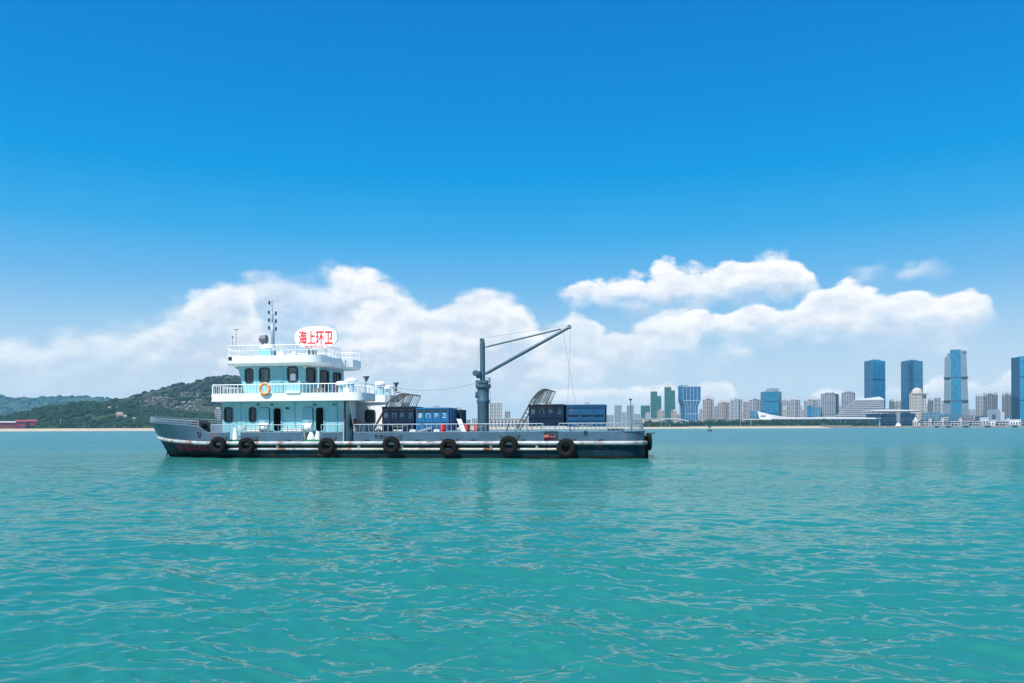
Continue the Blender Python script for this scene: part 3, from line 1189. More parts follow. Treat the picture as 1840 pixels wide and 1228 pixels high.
# ---- superstructure
def wall(A, B, z0, z1, holes, m, name, t=0.08, inward=None, parent=None, zb=None):
    """upright plate from plan point A to B with rectangular openings (s0,s1,z0,z1)"""
    A, B = Vector(A), Vector(B)
    L = (B - A).length
    d = (B - A) / L
    nn = inward or Vector((-d.y, d.x))
    ss_ = sorted({0.0, L} | {h[i] for h in holes for i in (0, 1)})
    zs = sorted({z0, z1} | {h[i] for h in holes for i in (2, 3)})
    solid = {}
    for i in range(len(ss_) - 1):
        for j in range(len(zs) - 1):
            cs, cz = (ss_[i] + ss_[i + 1]) / 2, (zs[j] + zs[j + 1]) / 2
            solid[i, j] = not any(h[0] < cs < h[1] and h[2] < cz < h[3] for h in holes)
    mb = MB()

    def P(i, j, k):
        p = A + d * ss_[i] + nn * (t * k)
        return (p.x, p.y, zs[j])
    for (i, j), ok in solid.items():
        if not ok:
            continue
        mb.add([P(i, j, 0), P(i + 1, j, 0), P(i + 1, j + 1, 0), P(i, j + 1, 0)], [(0, 1, 2, 3)])
        mb.add([P(i, j, 1), P(i + 1, j, 1), P(i + 1, j + 1, 1), P(i, j + 1, 1)], [(3, 2, 1, 0)])
        for di, dj, q0, q1 in ((-1, 0, (i, j), (i, j + 1)), (1, 0, (i + 1, j), (i + 1, j + 1)), (0, -1, (i, j), (i + 1, j)), (0, 1, (i, j + 1), (i + 1, j + 1))):
            if not solid.get((i + di, j + dj), False):
                mb.add([P(*q0, 0), P(*q1, 0), P(*q1, 1), P(*q0, 1)], [(0, 1, 2, 3)])
    return mb.build(name, m, parent or boat)


class Face:
    """local frame on a wall for frames, panes and doors"""
    def __init__(s, A, B, out=None):
        s.A, B = Vector(A), Vector(B)
        s.B = B
        s.d = (B - s.A).normalized()
        s.out = out or Vector((s.d.y, -s.d.x))

    def p(s, sv, z, o=0.0):
        q_ = s.A + s.d * sv + s.out * o
        return Vector((q_.x, q_.y, z))

    def px(s, x0, x1, y0, y1):
        a, b = on_wall(x0, y0, s.A, s.B), on_wall(x1, y1, s.A, s.B)
        c_ = on_wall((x0 + x1) / 2, y0, s.A, s.B)
        d_ = on_wall((x0 + x1) / 2, y1, s.A, s.B)
        return (a[0], b[0], d_[1], c_[1])

    def ring(s, h, wd, m, name='frame', r=0.16, depth=0.05, parent=None, inner=0.03):
        s0, s1, z0, z1 = h
        o_ = rrect(s0 - wd, s1 + wd, z0 - wd, z1 + wd, r + wd)
        i_ = rrect(s0 + inner, s1 - inner, z0 + inner, z1 - inner, r)
        mb = MB()
        n_ = len(o_)
        for lst, dep in ((o_, 0.004), (o_, depth), (i_, depth), (i_, -0.05)):
            mb.v += [tuple(s.p(a, b, dep)) for a, b in lst]
        for L_ in range(3):
            for k in range(n_):
                mb.f.append((L_ * n_ + k, L_ * n_ + (k + 1) % n_, (L_ + 1) * n_ + (k + 1) % n_, (L_ + 1) * n_ + k))
        return mb.build(name, m, parent or boat, smooth=40)

    def plate(s, h, m, name, off=0.0, th=0.03, r=0.14, parent=None):
        mb = MB()
        mb.slab([s.p(a, b, off) for a, b in rrect(*h, r)], Vector((s.out.x, s.out.y, 0)) * th)
        return mb.build(name, m, parent or boat, smooth=30)

    def window(s, h, glass='boat_glass', r=0.14, split=False, blind=None):
        f = s.ring(h, 0.07, 'frame_dark', 'window', r)
        s.plate((h[0], h[1], h[2], h[3]), glass, 'pane', -0.03, 0.008, r, f)
        if blind:
            bm_, a0, a1, b0, b1 = blind
            s.plate((h[0] + (h[1] - h[0]) * a0, h[0] + (h[1] - h[0]) * a1, h[2] + (h[3] - h[2]) * b0, h[2] + (h[3] - h[2]) * b1), bm_, 'blind', -0.16, 0.02, 0.01, f)  # plate added behind the pane so the window looks lighter
        if split:
            c_ = (h[0] + h[1]) / 2
            s.plate((c_ - 0.02, c_ + 0.02, h[2], h[3]), 'frame_dark', 'glazing_bar', -0.02, 0.03, 0.005, f)
        return f


V1 = 0.95          # near wall of the deckhouse
ZU0 = 3.86         # underside of the upper deck
ZU1 = Z(520, 706.5, 0.0)
uA, uB = U(400, V1), U(622, V1)
V1b = 2.85
FN = Face((uA, V1), (uB, V1))
HD = [FN.px(404.5, 416.5, 733.5, 757.5), FN.px(449, 459, 733.5, 757.5), FN.px(491, 506, 733, 776), FN.px(567, 582.5, 732, 776)]
wall((uA, V1), (uB, V1), 1.03, ZU0, HD, 'aqua_paint', 'deckhouse_wall', 0.08)
FN.window(HD[0], 'dark_glass', blind=('curtain_green', -0.1, 1.1, -0.1, 1.1))
FN.window(HD[1], 'dark_glass', blind=('curtain_green', -0.1, 0.75, -0.1, 1.1))
for h in HD[2:]:
    FN.ring(h, 0.06, 'aqua_door', 'door_frame', 0.18, 0.05)
for x0, x1, y0, y1, nm in ((465.5, 484.5, 733, 779, 'door'), (545, 562.5, 732, 779, 'door')):
    h = FN.px(x0, x1, y0, y1)
    d_ = FN.plate(h, 'aqua_door', nm, 0.05, 0.05, 0.18)
    FN.ring(h, 0.03, 'frame_dark', 'door_seal', 0.18, 0.045, d_, 0.0)
    MB().tube([FN.p(h[1] - 0.12, (h[2] + h[3]) / 2, 0.1), FN.p(h[1] - 0.12, (h[2] + h[3]) / 2, 0.16), FN.p(h[1] - 0.3, (h[2] + h[3]) / 2 - 0.02, 0.16)], 0.015, 5).build('handle', 'lamp_grey', d_)
h = FN.px(421, 441, 733, 784)
d_ = FN.plate(h, 'aqua_paint', 'door', 0.006, 0.028, 0.12)
MB().tube([FN.p(h[0] + 0.1, (h[2] + h[3]) / 2, 0.03), FN.p(h[0] + 0.1, (h[2] + h[3]) / 2, 0.09), FN.p(h[0] + 0.26, (h[2] + h[3]) / 2, 0.09)], 0.015, 5).build('handle', 'lamp_grey', d_)
for px in (420, 590):
    u = U(px, V1)
    MB().box(u - 0.012, u + 0.012, V1 - 0.012, V1 + 0.01, 1.1, ZU0 - 0.01).build('plate_seam', 'aqua_door', boat)
h = FN.px(513, 520, 732, 736)
FN.plate(h, 'frame_dark', 'name_plate', 0.003, 0.012, 0.01)
MB().tube([(uB - 0.05, V1 - 0.10, 1.06), (uB - 0.05, V1 - 0.10, ZU0)], 0.055, 8).build('fire_main', 'red_dark', boat, smooth=True)
# other walls: aft face of the near wing, alley, far wing
uC = U(640, V1b)
FA = Face((uB, V1), (uB + 0.0, V1b))
wall((uB, V1 + 0.081), (uB, V1b), 1.03, ZU0, [], 'aqua_paint', 'deckhouse_aft_wall', 0.08)
wall((uB - 0.08, V1b), (U(600, V1b), V1b), 1.03, ZU0, [], 'aqua_paint', 'alley_wall', 0.08)
VF = 4.62
uF0, uF1 = U(612, VF), U(722, VF)
FF = Face((uF0, VF), (uF1, VF))
hF = FF.px(657.5, 673, 738, 758)
wall((uF0, VF), (uF1, VF), 1.03, ZU0, [hF], 'white_paint', 'far_deckhouse_wall', 0.08)
FF.window(hF, 'dark_glass', 0.1, blind=('blind_white', 0.05, 0.72, -0.1, 0.95))
wall((U(600, V1b) + 0.02, V1b + 0.02), (U(600, V1b) + 0.02, VF), 1.03, ZU0, [], 'white_paint', 'cross_wall', 0.08)
wall((uF1 + 0.001, VF), (uF1 + 0.001, 6.6), 1.03, ZU0, [], 'white_paint', 'far_aft_wall', 0.08)
wall((uF1, 6.6), (uA, 6.6), 1.03, ZU0, [], 'aqua_paint', 'far_side_wall', 0.08)
wall((uA, 6.6), (uA, V1 + 0.081), 1.03, ZU0, [], 'aqua_paint', 'deckhouse_front_wall', 0.08)
wall((U(486, V1) - 1.6, V1 + 0.09), (U(486, V1) - 1.6, 6.5), 1.03, ZU0, [], 'interior', 'cabin_bulkhead', 0.05)
wall((uA + 0.2, 3.0), (uB - 0.3, 3.0), 1.03, ZU0, [], 'interior', 'cabin_partition', 0.05)


def arc(cx, cy_, r, a0, a1, n_=6):
    return [(cx + r * math.cos(R(a0 + (a1 - a0) * k / n_)), cy_ + r * math.sin(R(a0 + (a1 - a0) * k / n_))) for k in range(n_ + 1)]


# upper deck: one plate round the alley, with a white coaming edge
ux0 = U(378, 0.6)
uE = U(658, 0.7)
uI = U(640, 2.9)
uE2 = U(703, 5.0)
up_poly = ([(ux0, 0.75), (ux0 + 0.45, 0.05)] + arc(uE - 0.8, 0.85, 0.8, -90, 0) + [(uE, 2.6)] + [(uE - 0.3, 2.9), (uI, 2.95), (uI, 4.45)]
           + [(uE2 - 0.3, 4.5), (uE2, 4.8)] + arc(uE2 - 0.8, 6.65, 0.8, 0, 90) + [(ux0 + 0.45, 7.45), (ux0, 6.75)])
MB().prism(up_poly, ZU0, ZU1).build('upper_deck', 'white_paint', boat, smooth=30)


def inset(poly, dd):
    n_ = len(poly)
    c0 = (sum(p[0] for p in poly) / n_, sum(p[1] for p in poly) / n_)
    out = []
    for i in range(n_):
        p0, p1, p2 = Vector(poly[i - 1]), Vector(poly[i]), Vector(poly[(i + 1) % n_])
        d1, d2 = (p1 - p0).normalized(), (p2 - p1).normalized()
        n1, n2 = Vector((-d1.y, d1.x)), Vector((-d2.y, d2.x))
        b_ = (n1 + n2)
        b_ = b_.normalized() if b_.length > 1e-6 else n1
        out.append(tuple(p1 + b_ * dd))
    return out


up_in = inset(up_poly, 0.07)
railing([(x, y, ZU1) for x, y in up_in], Z(520, 690.5, 0.1) - ZU1, 'rail_white', step=0.26, r=0.017, post=0.026, closed=True, mids=())
# row of rail boards at the forward corner
MB().tube([(U(400, 0.3), 0.3, ZU1 + 0.38), (U(434, 0.3), 0.3, ZU1 + 0.36)], 0.03, 6).build('stowed_pole', 'rail_white', boat)
MB().box(ux0 + 0.08, ux0 + 0.3, 0.40, 0.43, ZU0 + 0.12, ZU0 + 0.3).build('side_lamp', 'black_paint', boat)
MB().box(U(514, 0.0), U(539, 0.0), -0.02, 0.06, ZU1 - 0.02, ZU1 + 0.14).build('coaming_patch', 'white_paint', boat)

# wheelhouse
V2, V2f = 1.1, 6.3
ZW1 = 6.30
wa, wb = U(440, V2), U(540, V2)
wt = U(427, V2, 655)
FW = Face((wa, V2), (wb, V2))
HW = [FW.px(441.8, 453.5, 664, 687.5), FW.px(467, 483.5, 662.5, 685.5), FW.px(517.5, 534, 660.5, 685)]
wall((wa, V2), (wb, V2), ZU1, ZW1, HW, 'aqua_paint', 'wheelhouse_wall', 0.07)
for i, h in enumerate(HW):
    FW.window(h, 'boat_glass', split=(i == 0), blind=[None, ('curtain_green', 0.35, 1.1, -0.1, 0.8), None][i])
MB().slab([(wa, V2, ZU1), (wa, V2, ZW1), (wt, V2, ZW1)], (0, 0.07, 0)).build('wheelhouse_cheek', 'aqua_paint', boat)
MB().slab([(wa, V2f, ZU1), (wa, V2f, ZW1), (wt, V2f, ZW1)], (0, -0.07, 0)).build('wheelhouse_cheek', 'aqua_paint', boat)
h = FW.px(490.5, 509, 660.5, 704)
d_ = FW.plate(h, 'aqua_door', 'wheelhouse_door', 0.004, 0.03, 0.05)
FW.ring(h, 0.03, 'aqua_door', 'door_frame', 0.05, 0.045, d_, 0.0)
MB().tube([FW.p(h[1] - 0.1, 5.15, 0.03), FW.p(h[1] - 0.1, 5.15, 0.1), FW.p(h[1] - 0.1, 5.35, 0.1)], 0.014, 5).build('handle', 'lamp_grey', d_)
for px in (461, 513):
    u = U(px, V2)
    MB().box(u - 0.012, u + 0.012, V2 - 0.012, V2 + 0.01, ZU1 + 0.02, ZW1 - 0.02).build('plate_seam', 'aqua_door', boat)
# aft wall runs back towards the far side
wc = U(618, V2f)
FB = Face((wb, V2), (wc, V2f))
HB = [FB.px(551, 566, 663, 686), FB.px(576, 590, 667, 701), FB.px(599, 611.5, 671, 688)]
wall((wb, V2), (wc, V2f), ZU1, ZW1, HB, 'aqua_paint', 'wheelhouse_aft_wall', 0.07)
FB.window(HB[0], 'boat_glass')
FB.window(HB[1], 'dark_glass')
FB.window(HB[2], 'dark_glass', split=True, blind=('curtain_green', -0.1, 0.6, -0.1, 0.9))
# far wall and raked front, both glazed, so daylight shows through
FO = Face((wc, V2f), (wa, V2f))
Lf = wc - wa
HO = [(0.22 + i * (Lf - 0.3) / 7, 0.22 + i * (Lf - 0.3) / 7 + (Lf - 0.3) / 7 - 0.16, ZU1 + 0.75, ZW1 - 0.14) for i in range(7)]
wall((wc, V2f), (wa, V2f), ZU1, ZW1, HO, 'aqua_paint', 'wheelhouse_far_wall', 0.07)
for h in HO:
    FO.window(h)
mb = MB()
nb_ = 5
ys = np.linspace(V2 + 0.071, V2f - 0.071, 2 * nb_ + 2)
def fr(y, z, off=0.0):
    t = (z - ZU1) / (ZW1 - ZU1)
    return (wa + (wt - wa) * t + off, y, z)
zl, zh = ZU1 + 0.8, ZW1 - 0.25
mb.slab([fr(V2 + 0.071, ZU1), fr(V2f - 0.071, ZU1), fr(V2f - 0.071, zl), fr(V2 + 0.071, zl)], (0.06, 0, 0))
mb.slab([fr(V2 + 0.071, zh), fr(V2f - 0.071, zh), fr(V2f - 0.071, ZW1), fr(V2 + 0.071, ZW1)], (0.06, 0, 0))
wfront = None
for k in range(nb_ + 1):
    y0 = V2 + 0.071 + (V2f - V2 - 0.142 - 0.16) * k / nb_
    mb.slab([fr(y0, zl), fr(y0 + 0.16, zl), fr(y0 + 0.16, zh), fr(y0, zh)], (0.06, 0, 0))
wfront = mb.build('wheelhouse_front', 'aqua_paint', boat)
for k in range(nb_):
    y0 = V2 + 0.071 + (V2f - V2 - 0.142 - 0.16) * k / nb_ + 0.16
    y1 = V2 + 0.071 + (V2f - V2 - 0.142 - 0.16) * (k + 1) / nb_
    MB().slab([fr(y0, zl, 0.02), fr(y1, zl, 0.02), fr(y1, zh, 0.02), fr(y0, zh, 0.02)], (0.008, 0, 0)).build('pane', 'boat_glass', wfront)
# console inside
MB().box(wa + 0.3, wa + 0.9, 2.0, 5.4, ZU1 + 0.01, ZU1 + 1.0).build('console', 'interior', boat)

# roof deck
rx0 = U(403, 0.4)
rE = U(585, 1.0)
rJ = U(603, 3.2)
rE2 = U(647, 6.0)
ZR0, ZR1 = ZW1 + 0.01, Z(480, 639, 0.35)
rf_poly = ([(rx0, 0.9), (rx0 + 0.35, 0.35)] + arc(rE - 1.1, 1.45, 1.1, -90, 20, 7) + [(rE - 0.25, 2.45), (rJ, 3.2), (rJ + 0.1, 4.0), (rE2 - 0.9, 4.7)]
           + [(rE2 - 0.2, 5.1)] + arc(rE2 - 1.1, 6.05, 1.1, -10, 90, 7) + [(rx0 + 0.35, 7.15), (rx0, 6.6)])
# rounded turn of the coaming: three stacked rings of plate
ri1, ri2 = inset(rf_poly, 0.10), inset(rf_poly, 0.30)
mb = MB()
n_ = len(rf_poly)
for lst, z in ((ri2, ZR0), (ri1, ZR0 + 0.05), (rf_poly, ZR0 + 0.16), (rf_poly, ZR1)):
    mb.v += [(x, y, z) for x, y in lst]
for L_ in range(3):
    for k in range(n_):
        mb.f.append((L_ * n_ + k, L_ * n_ + (k + 1) % n_, (L_ + 1) * n_ + (k + 1) % n_, (L_ + 1) * n_ + k))
mb.f.append(tuple(range(n_))[::-1])
mb.f.append(tuple(range(3 * n_, 4 * n_)))
mb.build('roof_deck', 'white_paint', boat, smooth=35)
rf_in = inset(rf_poly, 0.08)
railing([(x, y, ZR1) for x, y in rf_in], Z(480, 620.5, 0.4) - ZR1, 'rail_white', step=0.27, r=0.015, post=0.022, top=0.026, closed=True, mids=(0.5,))
u0, z0 = bp(404, 648, 0.35)
u1, z1 = bp(416.5, 641.5, 0.35)
MB().box(max(u0, rx0 + 0.36), u1, 0.32, 0.36, z0, z1).build('navigation_light_box', 'black_paint', boat)
# roof bracing under the forward overhang
for v in (1.4, 3.7, 6.0):
    MB().slab([(wt, v, ZR0 - 0.002), (rx0 + 0.2, v, ZR0 - 0.002), (wt + 0.05, v, ZR0 - 0.3)], (0, 0.05, 0)).build('bracket', 'aqua_paint', boat)

# ---- on the roof
def lath(name, m, prof, c_, n_=14, parent=None, axis='z'):
    return MB().lathe(prof, c_, n_, axis).build(name, m, parent or boat, smooth=40)


VM = 3.75
um = U(491, VM)
zm = [ZR1] + [Z(491, y, VM) for y in (600, 585, 560, 541)]
mast = MB().tube([(um, VM, ZR1), (um - 0.02, VM, zm[1]), (um - 0.04, VM, zm[2] + 0.2)], [0.17, 0.14, 0.12], 10).build('mast', 'mast_grey', boat, smooth=True)
MB().tube([(um - 0.04, VM, zm[2] + 0.1), (um - 0.05, VM, zm[3])], 0.06, 8).build('topmast', 'mast_grey', mast, smooth=True)
MB().tube([(um - 0.05, VM, zm[3]), (um - 0.05, VM, zm[4])], 0.028, 6).build('whip', 'mast_grey', mast)
for y, sd_ in ((591, (-1, 1)), (577, (-1, 1)), (563, (-1, 1)), (546, (-1,))):
    z = Z(491, y, VM)
    for s_ in sd_:
        L_ = 0.22 if y != 546 else 0.18
        mb = MB()
        mb.tube([(um - 0.03, VM, z - 0.12), (um - 0.03 + s_ * (L_ + 0.02), VM, z - 0.05 - (0.08 if s_ > 0 else 0))], 0.045, 6)
        br = mb.build('lamp_bracket', 'lamp_grey', mast)
        lath('masthead_lamp', 'black_paint', [(0.055, 0), (0.07, 0.03), (0.06, 0.18), (0.075, 0.20), (0.04, 0.25)], (um - 0.03 + s_ * (L_ + 0.05), VM, z - 0.05 - (0.08 if s_ > 0 else 0)), 10, mast)
MB().tube([(um - 0.05, VM, Z(491, 553, VM)), (um + 0.42, VM, Z(491, 555.5, VM))], 0.014, 5).build('yard', 'mast_grey', mast)
MB().tube([(um - 0.05, VM, Z(491, 553, VM)), (um + 0.45, VM + 0.2, ZR1)], 0.008, 4).build('stay', 'steel_wire', mast)
for px, yt in ((425, 592), (418.5, 606)):
    u = U(px, 3.0)
    zt_ = Z(px, yt, 3.0)
    an = MB().tube([(u, 3.0, ZR1), (u, 3.0, zt_)], 0.016, 5).build('antenna', 'lamp_grey', boat)
    if px == 425:
        MB().tube([(u - 0.22, 3.0, zt_ - 0.02), (u + 0.22, 3.0, zt_ + 0.0)], 0.018, 5).build('wind_vane', 'lamp_grey', an)
        MB().tube([(u, 2.8, zt_ - 0.03), (u, 3.2, zt_ - 0.03)], 0.018, 5).build('wind_cup', 'lamp_grey', an)
    else:
        lath('light_cap', 'lamp_grey', [(0.05, 0), (0.07, 0.05), (0.03, 0.14)], (u, 3.0, zt_ - 0.06), 8, an)
# locker with the searchlight on it
vl = 1.6
ul0, ul1 = U(463, vl), U(489, vl)
zl0, zl1 = Z(476, 628, vl), Z(476, 618, vl)
lk = MB().box(ul0 + 0.05, ul1 - 0.1, vl, vl + 1.0, ZR1, zl0).build('roof_locker', 'aqua_paint', boat)
lath('locker_cover', 'white_paint', [(0.5, 0), (0.56, 0.1), (0.5, 0.3), (0.2, 0.40)], ((ul0 + ul1) / 2 - 0.02, vl + 0.5, zl0), 16, lk)
us_, zs_ = bp(474, 610, vl + 0.5)
sl = lath('searchlight', 'lamp_grey', [(0.18, -0.30), (0.27, -0.22), (0.29, 0.12), (0.31, 0.14), (0.31, 0.22)], (us_, vl + 0.5, zs_), 14, axis='x')
sl.rotation_euler = (0, 0, 0)
MB().tube([(us_ - 0.05, vl + 0.5, zl0 + 0.3), (us_ - 0.05, vl + 0.5, zs_ - 0.2)], 0.05, 8).build('pedestal', 'lamp_grey', sl)
MB().tube([(us_, vl + 0.16, zs_), (us_, vl + 0.16, zs_ - 0.36), (us_, vl + 0.84, zs_ - 0.36), (us_, vl + 0.84, zs_)], 0.03, 6).build('yoke', 'lamp_grey', sl)
for px, wd in ((503, 0.5), (528, 0.16)):
    u = U(px, 2.2)
    MB().box(u - wd / 2, u + wd / 2, 2.2, 2.7, ZR1, ZR1 + 0.42).build('roof_box', 'white_paint', boat)
for px in (556, 563, 567):
    u = U(px, 2.0)
    MB().tube([(u, 2.0, ZR1), (u, 2.0, ZR1 + 0.45)], 0.09, 8).build('horn', 'lamp_grey', boat, smooth=40)


def lettering(body, m, parent, fn, x0, x1, z0, z1, bold=0.0, name='lettering'):
    """flat characters laid on a surface: fn(s, z) -> point; bold strokes are overlaid a hair apart"""
    cu = bpy.data.curves.new('t', 'FONT')
    cu.body = body
    cu.resolution_u = 3
    ob = bpy.data.objects.new('t', cu)
    COL.objects.link(ob)
    dg = bpy.context.evaluated_depsgraph_get()
    me = bpy.data.meshes.new_from_object(ob.evaluated_get(dg))
    co = np.array([v.co[:] for v in me.vertices])
    fs = [tuple(p.vertices) for p in me.polygons]
    bpy.data.objects.remove(ob)
    bpy.data.meshes.remove(me)
    bpy.data.curves.remove(cu)
    lo, hi = co.min(0), co.max(0)
    mb = MB()
    offs = [(0, 0)] if not bold else [(0, 0), (bold, 0), (-bold, 0), (0, bold), (0, -bold)]
    for k, (ox, oy) in enumerate(offs):
        vs = []
        for c_ in co:
            s_ = x0 + (c_[0] + ox - lo[0]) / (hi[0] - lo[0]) * (x1 - x0)
            z_ = z0 + (c_[1] + oy - lo[1]) / (hi[1] - lo[1]) * (z1 - z0)
            vs.append(fn(s_, z_) + Vector((0, -0.002 * k, 0)))
        mb.add(vs, fs)
    return mb.build(name, m, parent)


# the oval sign stands across the roof, turned a little to the viewer
vs_ = 3.0
su0, su1 = U(530, vs_), U(606, vs_)
sz0, sz1 = Z(568, 626, vs_), Z(568, 586.5, vs_)
sc_, sz_ = (su0 + su1) / 2, (sz0 + sz1) / 2
ovp = []
for k in range(40):
    a = 2 * math.pi * k / 40
    ca, sa = math.cos(a), math.sin(a)
    ovp.append((sc_ + (su1 - su0) / 2 * math.copysign(abs(ca) ** 0.8, ca), vs_, sz_ + (sz1 - sz0) / 2 * math.copysign(abs(sa) ** 0.8, sa)))
sign = MB().slab(ovp, (0, 0.16, 0)).build('roof_sign', 'sign_white', boat, smooth=40, label='white oval roof sign with four red characters')
lettering('海上环卫', 'letter_red', sign, lambda s_, z_: Vector((s_, vs_ - 0.006, z_)), U(537.5, vs_), U(598, vs_), Z(568, 619.5, vs_), Z(568, 594.5, vs_), 0.028)
lettering('厦海环003', 'letter_red', sign, lambda s_, z_: Vector((s_, vs_ - 0.006, z_)), U(548, vs_), U(581, vs_), Z(568, 626.5, vs_) + 0.05, Z(568, 621, vs_), 0.02)
for u in (sc_ - 0.6, sc_ + 0.75):
    MB().tube([(u, vs_ + 0.2, ZR1), (u, vs_ + 0.2, sz_)], 0.05, 6).build('sign_post', 'lamp_grey', sign)

# flood lamps on poles at the after ends of the decks
for px, py, v in ((657.5, 681, 0.25), (711, 692, 5.3)):
    u, z = bp(px, py, v)
    pole = MB().tube([(u, v, ZU0 + 0.3 if px < 700 else 3.0), (u, v, z - 0.15)], 0.035, 6).build('lamp_pole', 'mast_grey', boat)
    lath('flood_lamp', 'lamp_grey', [(0.08, -0.16), (0.10, -0.05), (0.22, 0.14), (0.22, 0.17)], (u + 0.02, v, z), 12, pole)
    if px > 700:
        lath('pole_fitting', 'lamp_grey', [(0.1, 0), (0.14, 0.08), (0.1, 0.2)], (u, v, z - 0.45), 8, pole)
        MB().tube([(u, v, z - 0.55), (u + 0.35, v, z - 0.5)], 0.06, 6).build('bracket', 'lamp_grey', pole)
# mushroom ventilators on the upper deck
for px, v, hh in ((632, 2.1, 0.95), (614, 1.7, 0.72), (684, 5.6, 0.9), (698, 5.8, 0.62)):
    u = U(px, v)
    vt = lath('ventilator', 'aqua_paint', [(0.24, 0), (0.24, hh - 0.15)], (u, v, ZU1), 12)
    lath('cowl', 'white_paint', [(0.26, -0.16), (0.42, -0.12), (0.42, -0.02), (0.30, 0.10), (0.1, 0.14)], (u, v, ZU1 + hh), 14, vt)
for px, v in ((622, 0.7), (566, 0.6), (576, 0.6)):
    u = U(px, v)
    MB().box(u - 0.2, u + 0.2, v, v + 0.35, ZU1, ZU1 + 0.34).build('deck_box', 'white_paint' if px == 622 else 'lamp_grey', boat)
u = U(604, 1.0)
MB().tube([(u, 1.0, ZU1), (u, 1.0, ZU1 + 0.55)], 0.09, 8).build('extinguisher', 'red_dark', boat, smooth=40)
# awning posts and small lamp under the roof wing
for px in (572.5,):
    u = U(px, 1.3)
    MB().tube([(u, 1.3, ZU1), (u, 1.3, ZR0)], 0.04, 6).build('roof_post', 'rail_white', boat)
u, z = bp(548, 653, 0.9)
MB().lathe([(0.1, -0.12), (0.14, 0.0), (0.1, 0.06)], (u, 0.9, ZR0 - 0.07), 10).build('deck_lamp', 'white_paint', boat, smooth=40)

# ---- fittings along the near side deck
def mushroom(px, v, zt_, r, base='green_paint', cat=None):
    u = U(px, v)
    zd = zdeck(u) - 0.03
    b_ = MB().box(u - r - 0.06, u + r + 0.06, v - r, v + r, zd, zd + 0.22).build('vent_base', base, boat)
    lath('vent_trunk', 'white_paint', [(r, 0), (r * 0.95, 0.15), (r * 0.45, zt_ - zd - 0.22)], (u, v, zd + 0.22), 14, b_)
    return b_


mushroom(423, 0.42, Z(423, 769, 0.42), 0.24)
mushroom(559, 0.35, Z(559, 777, 0.35), 0.26)
mushroom(571, 0.35, Z(571, 775, 0.35), 0.2)
for px in (497, 582):
    u = U(px, 0.6)
    zd = zdeck(u) - 0.03
    lath('deck_cowl', 'white_paint', [(0.14, 0), (0.14, 0.3), (0.28, 0.42), (0.3, 0.6), (0.2, 0.72)], (u, 0.6, zd), 12)
for x0, x1, y in ((442, 468, 771), (508, 545, 771)):
    u0, u1 = U(x0, 0.5), U(x1, 0.5)
    lk = MB().box(u0, u1, 0.4, 0.85, 1.03, Z((x0 + x1) / 2, y, 0.5)).build('deck_locker', 'white_paint', boat)
    MB().box(u0 - 0.02, u1 + 0.02, 0.37, 0.88, Z((x0 + x1) / 2, y, 0.5), Z((x0 + x1) / 2, y, 0.5) + 0.04).build('lid', 'white_paint', lk)
# coiled hose on the rail by the forward gangway
mb = MB()
u, z = bp(434, 770, 0.25)
for k in range(4):
    cx = u + 0.12 * k - 0.2
    mb.tube([(cx + 0.05 * math.sin(t), 0.25 + 0.02 * k, z + 0.14 * math.cos(t)) for t in np.linspace(0, 2 * math.pi, 13)[:-1]], 0.03, 5, True)
mb.build('coiled_hose', 'white_paint', boat, smooth=True)
# anchor windlass on the foredeck
u, z = bp(357, 760, 1.2)
zd = zdeck(u)
wl = MB().box(u - 0.45, u + 0.45, 0.9, 2.0, zd - 0.03, zd + 0.95).build('windlass', 'black_paint', boat)
lath('drum', 'black_paint', [(0.42, -0.55), (0.42, -0.48), (0.25, -0.45), (0.25, 0.45), (0.42, 0.48), (0.42, 0.55)], (u, 1.45, zd + 1.1), 14, wl, 'y')
u, z = bp(284, 717, CY)
ub_, zb_ = bp(281.5, 748, CY)
MB().tube([(US_TOP + 0.4, CY, zbul(US_TOP + 0.4) - 0.1), (US_TOP + 0.55, CY, z)], 0.03, 5).build('jackstaff', 'lamp_grey', boat)
u, z = bp(1133, 719, 2.0)
ss_pole = MB().tube([(u + 0.05, 2.0, 1.06), (u, 2.0, z)], 0.035, 6).build('stern_light_pole', 'lamp_grey', boat)
lath('stern_light', 'black_paint', [(0.08, -0.02), (0.1, 0.0), (0.09, 0.08)], (u, 2.0, z), 8, ss_pole)
# mooring bitts
for px, v in ((400, 0.6), (660, 0.5), (944, 0.55), (1120, 0.8)):
    u = U(px, v)
    zd = zdeck(u) - 0.03
    b_ = MB().box(u - 0.4, u + 0.4, v - 0.14, v + 0.14, zd, zd + 0.06).build('bitt_base', 'deck_grey', boat)
    for s_ in (-0.22, 0.22):
        lath('bitt', 'bulwark_blue', [(0.1, 0), (0.1, 0.36), (0.14, 0.38), (0.14, 0.44)], (u + s_, v, zd + 0.06), 10, b_)
# anchor cable at the stem, rudder post at the stern
a0 = bp(301, 811, CY - 0.3)
a1 = bp(296, 824, CY - 0.3)
MB().tube([(a0[0] + 0.1, CY - 0.3, a0[1] + 0.2), (a1[0], CY - 0.3, a1[1] - 0.3)], 0.05, 6).build('anchor_cable', 'rope_dark', boat)
MB().box(UT - 0.25, UT + 0.25, 2.0, 2.3, -0.6, 0.75).build('rudder_post', 'boot_black', boat)
MB().box(UT - 0.3, UT + 0.04, 1.5, 6.0, 0.45, 0.97).build('stern_fender_backing', 'boot_black', boat)

# hull name near the bow
def on_hull(s_, z_):
    return Vector((s_, v_near(s_, z_) - 0.02, z_))
vq = 1.0
nu0, nu1 = U(318, v_near(U(318, 1.2), 0.5)), U(382, v_near(U(382, 0.4), 0.5))
lettering('厦海环003', 'letter_maroon', boat, on_hull, nu0, nu1, 0.40, 0.92, 0.015, 'hull_name')

